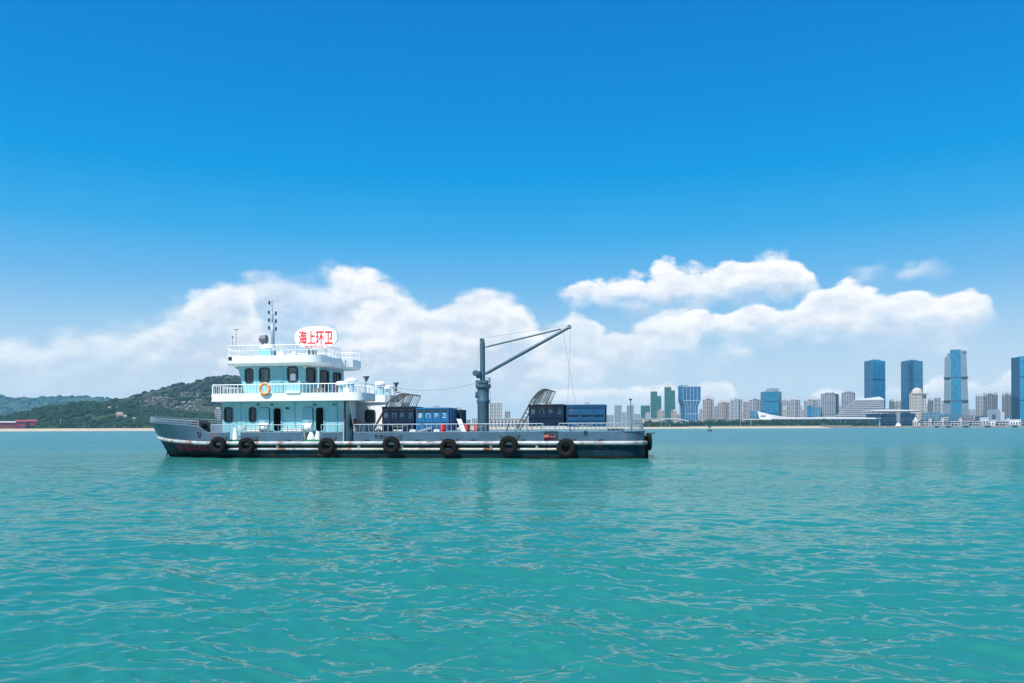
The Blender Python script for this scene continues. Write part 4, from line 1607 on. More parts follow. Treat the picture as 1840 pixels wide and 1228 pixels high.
# ---- deck crane
VC = 3.75
uc = U(868.5, VC)
crane = MB().lathe([(0.62, 0), (0.62, 0.06), (0.40, 0.09), (0.40, Z(868, 727, VC) - 1.03), (0.47, Z(868, 722, VC) - 1.03), (0.47, Z(868, 720, VC) - 1.03),
                    (0.40, Z(868, 717, VC) - 1.03), (0.42, Z(868, 699, VC) - 1.03), (0.54, Z(868, 696.5, VC) - 1.03), (0.54, Z(868, 692, VC) - 1.03), (0.36, Z(868, 691, VC) - 1.03),
                    (0.36, Z(868, 684, VC) - 1.03)], (uc, VC, 1.03), 20).build('deck_crane', 'crane_blue', boat, smooth=35, label='blue grey deck crane with slanting boom and round pedestal')
uk = U(867.5, VC)
MB().tube([(uk, VC, Z(868, 686, VC)), (uk, VC, Z(868, 617, VC))], [0.185, 0.175], 14).build('crane_mast', 'crane_blue', crane, smooth=40)
hx, hz = bp(866, 611.5, VC)
MB().lathe([(0.05, -0.05), (0.14, -0.05), (0.14, 0.05), (0.05, 0.05)], (uk - 0.05, VC, hz), 12, 'y', True).build('head_sheave', 'crane_blue', crane, smooth=40)
MB().box(uk - 0.12, uk + 0.14, VC - 0.09, VC - 0.05, hz - 0.25, hz + 0.05).build('sheave_cheek', 'crane_blue', crane)
MB().box(uk - 0.12, uk + 0.14, VC + 0.05, VC + 0.09, hz - 0.25, hz + 0.05).build('sheave_cheek', 'crane_blue', crane)
f0 = bp(874, 671, VC)
t0 = bp(1023, 588.5, VC)
MB().tube([(f0[0], VC, f0[1]), (f0[0] + 0.12, VC, f0[1] + 0.05), ((f0[0] + t0[0]) / 2, VC, (f0[1] + t0[1]) / 2), (t0[0], VC, t0[1])], [0.05, 0.105, 0.115, 0.095], 12).build('boom', 'crane_blue', crane, smooth=40)
MB().box(f0[0] - 0.2, f0[0] + 0.06, VC - 0.09, VC + 0.09, f0[1] - 0.1, f0[1] + 0.08).build('boom_heel', 'crane_blue', crane)
s0 = bp(873, 624, VC)
s1 = bp(1008, 591.5, VC)
MB().tube([(s0[0] - 0.1, VC, s0[1] - 0.02), (s0[0] + 0.2, VC, s0[1] + 0.05), (s1[0], VC, s1[1])], [0.03, 0.062, 0.058], 10).build('luffing_ram', 'crane_blue', crane, smooth=40)
MB().lathe([(0.05, -0.05), (0.14, -0.05), (0.14, 0.05), (0.05, 0.05)], (t0[0], VC, t0[1] + 0.02), 12, 'y', True).build('tip_sheave', 'crane_blue', crane, smooth=40)
w0 = bp(860, 671, VC)
wn_ = MB().lathe([(0.12, -0.5), (0.22, -0.48), (0.22, -0.42), (0.15, -0.4), (0.15, 0.4), (0.22, 0.42), (0.22, 0.48)], (w0[0] - 0.12, VC, w0[1] - 0.02), 14, 'y').build('winch', 'crane_blue', crane, smooth=40)
MB().box(w0[0] - 0.1, uk - 0.1, VC - 0.35, VC + 0.35, w0[1] - 0.35, w0[1] + 0.12).build('winch_frame', 'crane_blue', wn_)
MB().box(uk - 0.42, uk + 0.36, VC - 0.4, VC + 0.4, Z(868, 689, VC), Z(868, 684, VC)).build('slewing_platform', 'crane_blue', crane)
mb = MB()
for k in range(10):
    a = 2 * math.pi * k / 10
    mb.tube([(uc + 0.5 * math.cos(a), VC + 0.5 * math.sin(a), Z(868, 692, VC)), (uc + 0.5 * math.cos(a), VC + 0.5 * math.sin(a), Z(868, 692, VC) + 0.1)], 0.03, 5)
mb.build('flange_bolts', 'crane_blue', crane, kind='stuff')
pz = Z(868, 688, VC)
railing([(uc + 0.2 + 0.3 * math.cos(R(a)), VC + 0.55 * math.sin(R(a)), pz) for a in range(-60, 61, 20)], 0.32, 'crane_blue', 'platform_rail', crane, 0.2, 0.012, (), 0.014, 0.016)
lz = (Z(868, 716, VC), Z(868, 704, VC))
MB().lathe([(0.06, lz[0]), (0.1, lz[0] + 0.05), (0.1, lz[1] - 0.05), (0.06, lz[1])], (uc - 0.45, VC - 0.1, 0), 8).build('slewing_motor', 'crane_blue', crane, smooth=40)


def wire(name, pts, r=0.009, parent=None):
    return MB().tube(pts, r, 4).build(name, 'steel_wire', parent or crane)


wire('luffing_wire', [(uk, VC, hz + 0.14), (t0[0], VC, t0[1] + 0.15)])
wire('hoist_wire', [(uk - 0.16, VC, hz), (w0[0] - 0.15, VC, w0[1] + 0.2)])
h1, h2, h3 = bp(1020, 727, 3.4), bp(1034, 727, 3.4), bp(1011, 594, VC)
wire('hook_wire', [(t0[0] + 0.1, VC, t0[1]), (h1[0], 3.4, h1[1] + 0.06)])
wire('hook_wire', [(h3[0], VC, h3[1]), (h2[0], 3.4, h2[1] + 0.06)], 0.011)
c0, c1 = bp(857, 688, VC), bp(716, 698, 5.3)
wire('tag_line', [Vector((c0[0], VC, c0[1])).lerp(Vector((c1[0], 5.3, c1[1])), t) - Vector((0, 0, 0.32 * 4 * t * (1 - t))) for t in np.linspace(0, 1, 12)], 0.011)
u, z = bp(880, 712, VC)
wire('control_cable', [(uc + 0.5, VC - 0.2, Z(868, 694, VC)), (uc + 0.56, VC - 0.2, z), (uc + 0.56, VC - 0.2, 1.06)], 0.012)


# ---- lifting scoops with comb grilles over the catch conveyors
def scoop(px_top, px_foot, py_foot, px_right, py_top, py_rim, vn, vf):
    """pair of inclined arms with a curved comb basket at the head"""
    uf, zf = bp(px_foot, py_foot, vn)
    ut, zt_ = bp(px_top, py_rim, vn)
    ur, _ = bp(px_right, py_rim, vn)
    ztop = Z((px_top + px_right) / 2, py_top, vn)
    sc = MB().tube([(uf, vn, zf), (ut, vn, zt_)], 0.055, 6)
    sc.tube([(uf, vf, zf), (ut, vf, zt_)], 0.055, 6)
    ob = sc.build('conveyor_arm', 'cage_steel', boat, smooth=40)
    mbx = MB()
    for k in range(1, 9):
        f = k / 9.0
        p = Vector((uf, 0, zf)).lerp(Vector((ut, 0, zt_)), f)
        mbx.tube([(p.x, vn, p.z), (p.x, vf, p.z)], 0.025, 5)
    mbx.build('rung', 'cage_steel', ob, kind='stuff')
    # basket: hooped side rims, comb bars running over the hoop
    hoop = []
    for k in range(15):
        t = k / 14.0
        x = ut + (ur - ut) * t
        zz = zt_ + (ztop - zt_) * math.sin(min(1.0, t * 1.55) * math.pi / 2) if t < 0.65 else ztop - (ztop - zt_) * 0.22 * ((t - 0.65) / 0.35) ** 1.3
        hoop.append((x, zz))
    drop = Vector((-0.42, 0, -0.95))
    rim = MB()
    for v in (vn, vf):
        rim.tube([(x, v, z) for x, z in hoop], 0.04, 6)
    rim.tube([(hoop[-1][0], vn, hoop[-1][1]), (hoop[-1][0], vf, hoop[-1][1])], 0.04, 6)
    rim.tube([Vector((hoop[-1][0], vn, hoop[-1][1])), Vector((hoop[-1][0], vn, hoop[-1][1])) + drop], 0.035, 6)
    rim.tube([Vector((hoop[-1][0], vf, hoop[-1][1])), Vector((hoop[-1][0], vf, hoop[-1][1])) + drop], 0.035, 6)
    rim.tube([Vector((hoop[-1][0], vn, hoop[-1][1])) + drop, Vector((hoop[-1][0], vf, hoop[-1][1])) + drop], 0.035, 6)
    rb = rim.build('basket_rim', 'cage_steel', ob, smooth=40)
    bars = MB()
    for k in range(2, 15):
        x, z = hoop[k]
        L = 1.0 if k > 5 else 0.35 + 0.13 * k
        bars.tube([Vector((x, vn, z)), Vector((x, vn, z)) + drop * L], 0.02, 5)
        bars.tube([Vector((x, vf, z)), Vector((x, vf, z)) + drop * L], 0.02, 5)
    nb = 9
    for k in range(nb):
        v = vn + (vf - vn) * (k + 0.5) / nb
        bars.tube([(x, v, z) for x, z in hoop], 0.018, 5)
    bars.build('basket_bar', 'cage_steel', ob, kind='stuff')


scoop(698, 672, 770, 742, 707, 722, 4.6, 6.6)
scoop(957, 925, 776, 992, 699, 716, 4.6, 6.6)
for px0, py0, px1, py1 in ((905, 778, 915, 758),):
    a_, b_ = bp(px0, py0, 3.0), bp(px1, py1, 3.0)
    MB().tube([(a_[0], 3.0, 1.06), (b_[0], 3.0, b_[1])], 0.05, 6).build('davit', 'cage_steel', boat)
# low machinery and hatch coamings on the working deck
for x0, x1, v0, v1, zt_, m_ in ((880, 950, 4.0, 6.4, 1.62, 'rail_grey'), (690, 830, 2.3, 6.6, 1.35, 'deck_grey'), (950, 1100, 2.3, 6.6, 1.70, 'bin_dark'), (655, 678, 3.2, 4.4, 1.75, 'bin_dark')):
    MB().box(U(x0, v0), U(x1, v0), v0, v1, 1.03, zt_).build('hatch_coaming', m_, boat)
mb = MB()
for k in range(6):
    u = U(898 + k * 9, 3.9)
    MB().box(u, u + 0.2, 3.88, 3.94, 1.25, 1.5).build('coaming_vent', 'frame_dark', boat)
# white gangway plank, folded pump and a slanting chute lying on deck
p0, p1 = bp(824, 753, 2.0), bp(834, 771, 2.0)
MB().slab([(p0[0] - 0.12, 1.9, p0[1]), (p0[0] + 0.2, 1.9, p0[1]), (p1[0] + 0.16, 1.9, p1[1] - 0.2), (p1[0] - 0.16, 1.9, p1[1] - 0.2)], (0, 0.06, 0)).build('hatch_board', 'white_paint', boat)
p0, p1 = bp(748, 775, 1.3), bp(777, 767, 1.3)
MB().slab([(p0[0], 1.0, p0[1]), (p1[0], 1.0, p1[1]), (p1[0], 2.0, p1[1]), (p0[0], 2.0, p0[1])], (0, 0, -0.14)).build('gangway', 'rail_grey', boat)
for px in (740, 783):
    u = U(px, 0.9)
    MB().slab([(u - 0.45, 0.7, 1.06), (u + 0.45, 0.7, 1.06), (u + 0.28, 0.7, 1.9), (u - 0.05, 0.7, 1.9)], (0, 0.5, 0)).build('deck_chock', 'white_paint', boat)
for k, px in enumerate((710, 716, 721)):
    u = U(px, 0.9)
    lath('valve_post', 'white_paint', [(0.07, 0), (0.07, 0.75), (0.11, 0.78), (0.11, 0.86)], (u, 0.9, 1.03), 8)

# ropes, hoses and odd gear lying about the working deck
def coil(px, v, z, r, turns, m_):
    u = U(px, v)
    pts = [(u + (r + 0.012 * math.sin(5 * a)) * math.cos(a), v + r * math.sin(a), z + 0.045 * a / (2 * math.pi)) for a in np.linspace(0, 2 * math.pi * turns, 14 * turns)]
    MB().tube(pts, 0.028, 5).build('rope_coil', m_, boat, smooth=True)


mat('rope_tan', (0.36, 0.29, 0.18), 0.9)
mat('rope_blue', (0.03, 0.12, 0.30), 0.8)
coil(668, 0.75, 1.06, 0.32, 6, 'rope_tan')
coil(930, 0.9, 1.06, 0.34, 9, 'rope_blue')
coil(1110, 1.0, 1.06, 0.3, 8, 'rope_tan')
coil(405, 0.62, 1.1, 0.28, 6, 'rope_tan')
for px, v, sag in ((700, 0.12, 0.16), (842, 0.12, 0.2), (1030, 0.12, 0.15)):
    u = U(px, v)
    zt_ = zbul(u) + 0.54
    MB().tube([(u + 1.3 * t, v - 0.03, zt_ - sag * 4 * t * (1 - t)) for t in np.linspace(0, 1, 9)], 0.016, 5).build('slack_line', 'rope_tan', boat)
for px, v, dx, dy, h_, m_ in ((898, 1.4, 0.35, 0.3, 0.5, 'rail_grey'), (940, 2.0, 0.3, 0.3, 0.75, 'aqua_paint'), (848, 1.6, 0.25, 0.3, 0.6, 'white_paint'), (770, 4.9, 0.5, 0.3, 0.9, 'bin_dark'), (1106, 2.6, 0.5, 0.6, 0.85, 'crane_blue'), (1122, 3.2, 0.3, 0.4, 0.7, 'crane_blue')):
    u = U(px, v)
    bx_ = MB().box(u - dx, u + dx, v - dy, v + dy, 1.03, 1.03 + h_).build('gear_box', m_, boat)
    MB().box(u - dx - 0.02, u + dx + 0.02, v - dy - 0.02, v + dy + 0.02, 1.03 + h_, 1.06 + h_).build('lid', m_, bx_)
# ladder from the working deck to the upper deck, and pipes up the after wall
ul_ = U(627, 1.4)
mb = MB()
for v in (1.25, 1.65):
    mb.tube([(ul_ + 0.55, v, 1.06), (ul_ + 0.12, v, ZU0)], 0.03, 5)
for k in range(9):
    f = (k + 0.5) / 9
    mb.tube([(ul_ + 0.55 - 0.43 * f, 1.25, 1.06 + (ZU0 - 1.06) * f), (ul_ + 0.55 - 0.43 * f, 1.65, 1.06 + (ZU0 - 1.06) * f)], 0.018, 5)
mb.build('ladder', 'rail_white', boat)
for px in (434, 530, 606):
    u = U(px, V1)
    MB().tube([(u, V1 - 0.04, 1.08), (u, V1 - 0.04, ZU0 - 0.01)], 0.022, 6).build('conduit', 'aqua_door', boat)
for px in (463, 488, 565, 600):
    u, z = bp(px, 727, V1 - 0.1)
    MB().lathe([(0.05, -0.09), (0.085, -0.06), (0.085, 0.02), (0.04, 0.06)], (u, V1 - 0.1, z), 10).build('wall_lamp', 'lamp_grey', boat, smooth=40)
# drain stains are paint; scuppers are holes with lips
for px in (460, 520, 660, 750, 850, 940, 1080):
    u = U(px, 0)
    z = 1.18
    MB().box(u - 0.16, u + 0.16, v_near(u, z) - 0.012, v_near(u, z) + 0.03, z - 0.05, z + 0.05).build('scupper', 'black_paint', boat)

# ------------------------------------------------------------------ things on and hung from the boat
def to_world(u, v, z):
    p = BO + EU * u + EV * v
    return Vector((p.x, p.y, z))


def on_boat(name, label, cat, u, v, z, rz=0.0, group=None):
    return empty(name, label, cat, to_world(u, v, z), YAW + rz, group)


# old tyres hung as fenders
tp = []
for k in range(24):
    a = 2 * math.pi * k / 24
    ca, sa = math.cos(a), math.sin(a)
    tp.append((0.395 + 0.165 * math.copysign(abs(ca) ** 0.72, ca), 0.17 * math.copysign(abs(sa) ** 0.62, sa)))
TYRE = []
tyre_mesh = MB().lathe(tp, (0, 0, 0), 32, 'y', True)


def tyre(px, py, k, label, v=None, rz=0.0, tilt=0.0, s=1.0):
    v0 = -0.33 if v is None else v
    u, z = bp(px, py, v0)
    if v is None:
        v0 = v_near(u, 0.8) - 0.33
        u, z = bp(px, py, v0)
    t_ = on_boat('tyre_fender', label, 'tyre', u, v0, z, rz, 'tyres hung along the boat as fenders')
    t_.rotation_euler.x = tilt
    if TYRE:
        ob = bpy.data.objects.new('casing', TYRE[0])
        COL.objects.link(ob)
        ob.parent = t_
    else:
        ob = tyre_mesh.build('casing', 'rubber', t_, smooth=True)
        TYRE.append(ob.data)
    ob.scale = (s, 1, s)
    # tread blocks round the rim
    mb = MB()
    for q_ in range(28):
        a = 2 * math.pi * q_ / 28 + k
        r_ = 0.555 * s
        ca, sa = math.cos(a), math.sin(a)
        mb.slab([(ca * r_ - sa * 0.045, -0.12, sa * r_ + ca * 0.045), (ca * r_ + sa * 0.045, -0.12, sa * r_ - ca * 0.045),
                 (ca * r_ + sa * 0.045, 0.12, sa * r_ - ca * 0.045), (ca * r_ - sa * 0.045, 0.12, sa * r_ + ca * 0.045)], (ca * 0.02, 0, sa * 0.02))
    mb.build('tread', 'rubber', t_, kind='stuff')
    # chains up to the rail
    mb = MB()
    for s_ in (-1, 1):
        mb.tube([(s_ * 0.33 * s, 0.1, 0.40 * s), (s_ * 0.50, 0.24, 0.56), (s_ * 0.66, 0.32, 0.60 + 0.02 * s_)], 0.028, 5)
    mb.build('hanging_chain', 'rope_dark', t_)
    return t_


TL = ['tyre fender nearest the bow, beside the red hull name', 'tyre fender below the white ventilator with green base', 'tyre fender under the after gangway of the deckhouse',
      'tyre fender under the navy waste container and twin fairleads', 'tyre fender under the bright blue lettered waste container', 'tyre fender below and astern of the crane column',
      'large reddish tyre fender between gangway gap and stern']
for i, (px, py) in enumerate(((392, 800.5), (443, 802), (587, 802.5), (703, 800), (806, 804.5), (914, 800.5), (1017, 805.5))):
    tyre(px, py, i * 0.13, TL[i], s=1.0 if i < 5 else 1.06, tilt=R(4) if i % 2 else R(-2))
for i, (px, py, v, lb) in enumerate(((1165.5, 794, 2.4, 'tyre fender hung on the stern, standing out farthest'), (1152, 797, 1.55, 'dark tyre fender tucked against the stern corner'))):
    t_ = tyre(px, py, 0.4 + i, lb, v=v, rz=R(-82) if i == 0 else R(-60))

# life ring on the upper deck rail
u, z = bp(476.5, 699.5, -0.02)
lr = on_boat('life_ring', 'orange life ring hung on the white upper deck rail', 'life ring', u, -0.06, z)
ring_p = []
NR = 40
mb, wb_ = MB(), MB()
body = MB()
body.tube([(0.345 * math.cos(2 * math.pi * k / NR), 0, 0.345 * math.sin(2 * math.pi * k / NR)) for k in range(NR)], 0.085, 10, True)
rg = body.build('ring', 'ring_orange', lr, smooth=True)
for k in range(4):
    a = math.pi / 4 + k * math.pi / 2
    MB().tube([(0.345 * math.cos(a + d_), 0, 0.345 * math.sin(a + d_)) for d_ in np.linspace(-0.09, 0.09, 5)], 0.0895, 10).build('reflective_band', 'letter_white', rg, smooth=True)
MB().tube([((0.45 + 0.02 * math.sin(4 * a)) * math.cos(a), -0.01, (0.45 + 0.02 * math.sin(4 * a)) * math.sin(a)) for a in np.linspace(0, 2 * math.pi, 33)[:-1]], 0.012, 5, True).build('grab_line', 'rail_white', lr)
MB().tube([(0, 0.03, 0.42), (0.0, 0.09, 0.48)], 0.015, 5).build('hanger', 'rail_white', lr)

# inflatable life raft canisters on their cradles by the doors
for px, py, lb in ((475.5, 768, 'white life raft canister on deck before the forward open doorway'), (553.5, 768.5, 'white life raft canister on deck between the after doors')):
    u, z = bp(px, py, 0.5)
    rf = on_boat('life_raft', lb, 'life raft', u, 0.42, 1.03, 0, 'life raft canisters')
    h0 = z - 1.03
    MB().lathe([(0.1, -0.36), (0.26, -0.33), (0.31, -0.24), (0.31, -0.02), (0.33, -0.02), (0.33, 0.02), (0.31, 0.02), (0.31, 0.24), (0.26, 0.33), (0.1, 0.36)], (0, 0, h0), 18, 'x').build('canister', 'white_paint', rf, smooth=40)
    for s_ in (-0.2, 0.2):
        MB().tube([(s_, 0.322 * math.cos(a), h0 + 0.322 * math.sin(a)) for a in np.linspace(0, 2 * math.pi, 17)[:-1]], 0.012, 5, True).build('strap', 'lamp_grey', rf)
    for s_ in (-0.22, 0.22):
        MB().slab([(s_, -0.26, 0), (s_, 0.26, 0), (s_, 0.2, h0 - 0.24), (s_, -0.2, h0 - 0.24)], (0.05, 0, 0)).build('cradle', 'white_paint', rf)


# waste containers
def container(px0, px1, py0, py1, v0, dep, body, label, text=None, tmat='letter_white', style='ribs', rim=None):
    u0, z1 = bp(px0, py0, v0)
    u1, z0 = bp(px1, py1, v0)
    uc_ = (u0 + u1) / 2
    c_ = on_boat('waste_container', label, 'container', uc_, v0 + dep / 2, z0, 0, 'blue waste containers on the working deck')
    w_, d_, H = (u1 - u0) / 2, dep / 2, z1 - z0
    bd = MB().prism([(-w_ + 0.04, -d_ + 0.04), (w_ - 0.04, -d_ + 0.04), (w_ - 0.04, d_ - 0.04), (-w_ + 0.04, d_ - 0.04)], 0.06, H - 0.09).build('body', body, c_)
    MB().box(-w_ - 0.02, w_ + 0.02, -d_ - 0.02, d_ + 0.02, H - 0.11, H).build('top_rim', rim or body, c_)
    MB().box(-w_, w_, -d_, d_, 0, 0.07).build('bottom_rail', body, c_)
    for s_ in (-1, 1):
        for t_ in (-1, 1):
            MB().box(s_ * w_ - (0.06 if s_ > 0 else 0), s_ * w_ + (0.06 if s_ < 0 else 0), t_ * d_ - (0.06 if t_ > 0 else 0), t_ * d_ + (0.06 if t_ < 0 else 0), 0.071, H - 0.112).build('corner_post', body, c_)
    if style == 'ribs':
        for k in (1, 2, 3):
            x = -w_ + 2 * w_ * k / 4
            MB().box(x - 0.035, x + 0.035, -d_ - 0.005, -d_ + 0.05, 0.072, H - 0.113).build('rib', body, c_)
        MB().box(-w_ + 0.065, w_ - 0.065, -d_ + 0.002, -d_ + 0.045, H * 0.36, H * 0.36 + 0.05).build('rail', body, c_)
        if text:
            for k in range(4):
                x = -w_ + 2 * w_ * (k + 0.5) / 4
                mb = MB()
                mb.box(x - w_ * 0.19, x + w_ * 0.19, -d_ + 0.0, -d_ + 0.044, H - 0.30, H - 0.16)
                mb.build('lifting_pocket', 'bin_dark' if body != 'bin_navy' else 'black_paint', c_)
    else:
        for zf in (0.30, 0.56, 0.88):
            MB().box(-w_ + 0.065, w_ - 0.065, -d_ - 0.004, -d_ + 0.045, H * zf - 0.03, H * zf + 0.03).build('rail', body, c_)
        for k in (1, 2):
            x = -w_ + 2 * w_ * k / 3
            MB().box(x - 0.03, x + 0.03, -d_ + 0.003, -d_ + 0.05, 0.072, H - 0.113).build('rib', body, c_)
        for k in range(3):
            x = -w_ + 2 * w_ * (k + 0.5) / 3
            MB().box(x - w_ * 0.24, x + w_ * 0.24, -d_ + 0.02, -d_ + 0.047, H * 0.45, H * 0.53).build('slot', 'bin_navy', c_)
    for k in range(3):
        y = -d_ + dep * (k + 0.75) / 3.5
        for s_ in (-1, 1):
            MB().box(min(s_ * w_, s_ * (w_ - 0.05)), max(s_ * w_, s_ * (w_ - 0.05)), y - 0.035, y + 0.035, 0.073, H - 0.114).build('rib', body, c_)
    MB().tube([(-0.12, 0, H), (-0.12, 0, H + 0.14), (0.12, 0, H + 0.14), (0.12, 0, H)], 0.025, 5).build('lifting_eye', 'red_dark', c_)
    if text:
        for k, ch in enumerate(text):
            x = -w_ + 2 * w_ * (k + 0.5) / 4
            lettering(ch, tmat, c_, lambda s_, z_: Vector((s_, -d_ + 0.034, z_)), x - w_ * 0.125, x + w_ * 0.125, H * 0.56, H * 0.56 + w_ * 0.27, 0.01, 'character')
    return c_


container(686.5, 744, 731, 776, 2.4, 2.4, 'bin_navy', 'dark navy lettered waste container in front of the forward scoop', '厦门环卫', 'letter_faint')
container(747.5, 805.5, 733, 774, 2.4, 2.6, 'bin_blue', 'bright blue waste container with white characters forward of the crane', '厦门环卫', 'letter_white')
container(811, 829, 736.5, 768, 5.2, 1.6, 'bin_dark', 'dark waste container standing behind the bright blue one')
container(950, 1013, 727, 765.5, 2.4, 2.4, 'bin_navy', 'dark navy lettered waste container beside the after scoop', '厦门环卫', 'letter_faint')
container(1018, 1087, 727.5, 767, 2.4, 2.3, 'bin_royal', 'royal blue slatted waste container near the stern', None, style='bars')

# red things
def drum(px, v, r, zt_, label, m='red_paint', cat='drum'):
    u = U(px, v)
    d_ = on_boat('drum', label, cat, u, v, 1.03)
    H = zt_ - 1.03
    MB().lathe([(r * 0.96, 0), (r, 0.02), (r, H * 0.33), (r * 1.04, H * 0.35), (r, H * 0.37), (r, H * 0.66), (r * 1.04, H * 0.68), (r, H * 0.70), (r, H - 0.02), (r * 0.9, H)], (0, 0, 0), 16).build('shell', m, d_, smooth=40)
    MB().lathe([(r * 0.2, 0), (r * 0.2, 0.04)], (r * 0.4, 0, H), 8).build('bung', 'lamp_grey', d_)
    return d_


drum(796.5, 1.2, 0.19, Z(796.5, 761.5, 1.2), 'bright red drum in front of the bright blue container')
drum(838, 5.0, 0.24, Z(838, 763, 5.0), 'red drum between the dark container and the crane')
drum(857, 4.6, 0.2, Z(857, 762, 4.6), 'red drum beside the crane column foot')
u = U(988, 1.6)
pm = on_boat('pump_set', 'red portable pump on the deck in the gangway gap', 'pump', u, 1.5, 1.03)
MB().box(-0.42, 0.42, -0.25, 0.25, 0.0, 0.08).build('skid', 'black_paint', pm)
MB().lathe([(0.1, -0.3), (0.2, -0.28), (0.22, 0.05), (0.12, 0.1), (0.1, 0.35)], (-0.08, 0, 0.3), 14, 'x').build('casing', 'red_dark', pm, smooth=40)
MB().tube([(0.2, 0, 0.3), (0.34, 0, 0.3), (0.36, 0, 0.55)], 0.06, 8).build('outlet', 'lamp_grey', pm, smooth=40)
u, z = bp(636, 750, 2.0)
fb_ = on_boat('fire_hose_cabinet', 'dark red fire hose reel cabinet at the after end of deckhouse', 'hose cabinet', u + 0.05, 1.8, 1.03)
MB().box(-0.16, 0.26, -0.25, 0.25, 1.05, 1.62).build('cabinet', 'red_dark', fb_)
MB().tube([(0, 0, 0), (0, 0, 1.05)], 0.09, 8).build('stand', 'black_paint', fb_)
MB().tube([(0.0 + 0.0, -0.27, 1.9 + 0.0), (-0.1, -0.27, 1.95), (-0.14, -0.27, 1.8), (-0.1, -0.27, 1.5), (-0.12, -0.27, 0.9)], 0.045, 6).build('hose', 'black_paint', fb_, smooth=True)
MB().tube([(0.2, 0, 1.2), (0.45, 0, 1.25), (0.6, 0, 0.9), (0.7, 0, 0.3), (0.75, 0, 0.05)], 0.03, 6).build('hose', 'rail_white', fb_, smooth=True)

# ------------------------------------------------------------------ the city across the bay
ZB = 3.0
mat('wall_cream', (0.46, 0.41, 0.365), 0.8, var=0.08, vscale=0.08)
mat('wall_pink', (0.45, 0.40, 0.385), 0.8, var=0.08, vscale=0.08)
mat('wall_grey', (0.42, 0.44, 0.475), 0.8, var=0.08, vscale=0.08)
mat('wall_lilac', (0.38, 0.38, 0.42), 0.8, var=0.08, vscale=0.08)
mat('wall_white', (0.58, 0.57, 0.55), 0.75, var=0.06, vscale=0.08)
mat('wall_brown', (0.19, 0.18, 0.185), 0.8, var=0.1, vscale=0.08)
mat('net_green', (0.030, 0.130, 0.125), 0.9, var=0.25, vscale=0.08)
mat('concrete', (0.36, 0.35, 0.33), 0.85, var=0.1, vscale=0.1)
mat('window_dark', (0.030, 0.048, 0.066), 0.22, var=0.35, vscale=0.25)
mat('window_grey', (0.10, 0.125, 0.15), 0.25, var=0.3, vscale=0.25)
mat('roof_white', (0.60, 0.60, 0.59), 0.5, var=0.05, vscale=0.02)
mat('roof_red', (0.42, 0.05, 0.05), 0.7, var=0.1, vscale=0.1)
mat('wall_red', (0.40, 0.035, 0.06), 0.75, var=0.15, vscale=0.1)
mat('tree_leaf', (0.035, 0.075, 0.022), 0.9, var=0.4, vscale=0.25, spec=0.15)
mat('tree_bark', (0.07, 0.05, 0.035), 0.9)
mat('dark_steel', (0.05, 0.055, 0.06), 0.5, metal=0.4)
mat('crane_red', (0.40, 0.12, 0.06), 0.6)
mat('white_line', (0.60, 0.68, 0.74), 0.5, var=0.02)
curtain_mat('glass_blue', (0.06, 0.18, 0.33))
curtain_mat('glass_navy', (0.022, 0.075, 0.17))
curtain_mat('glass_cyan', (0.015, 0.36, 0.62), metal=0.4)  # its diffuse part carries the bright reflection on a twin tower's side
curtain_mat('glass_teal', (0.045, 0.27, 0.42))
curtain_mat('glass_pale', (0.22, 0.36, 0.46))
mat('stone_band', (0.15, 0.195, 0.25), 0.6, var=0.08, vscale=0.05)


def bld(name, label, px0, px1, pyt, Y, depth, rz=0.0, cat='building', group=None, zb=ZB):
    """empty at the foot of a building whose front spans px0..px1 at distance Y; returns it with width, depth, height"""
    a, b = far(px0, pyt, Y), far(px1, pyt, Y)
    c_ = (a + b) / 2
    th = math.atan2(c_.x, Y)
    w_ = (b.x - a.x) * math.cos(th)
    e_ = empty(name, label, cat, (c_.x + math.sin(th) * depth / 2, Y + math.cos(th) * depth / 2, zb), rz - th, group)
    return e_, w_, depth, c_.z - zb


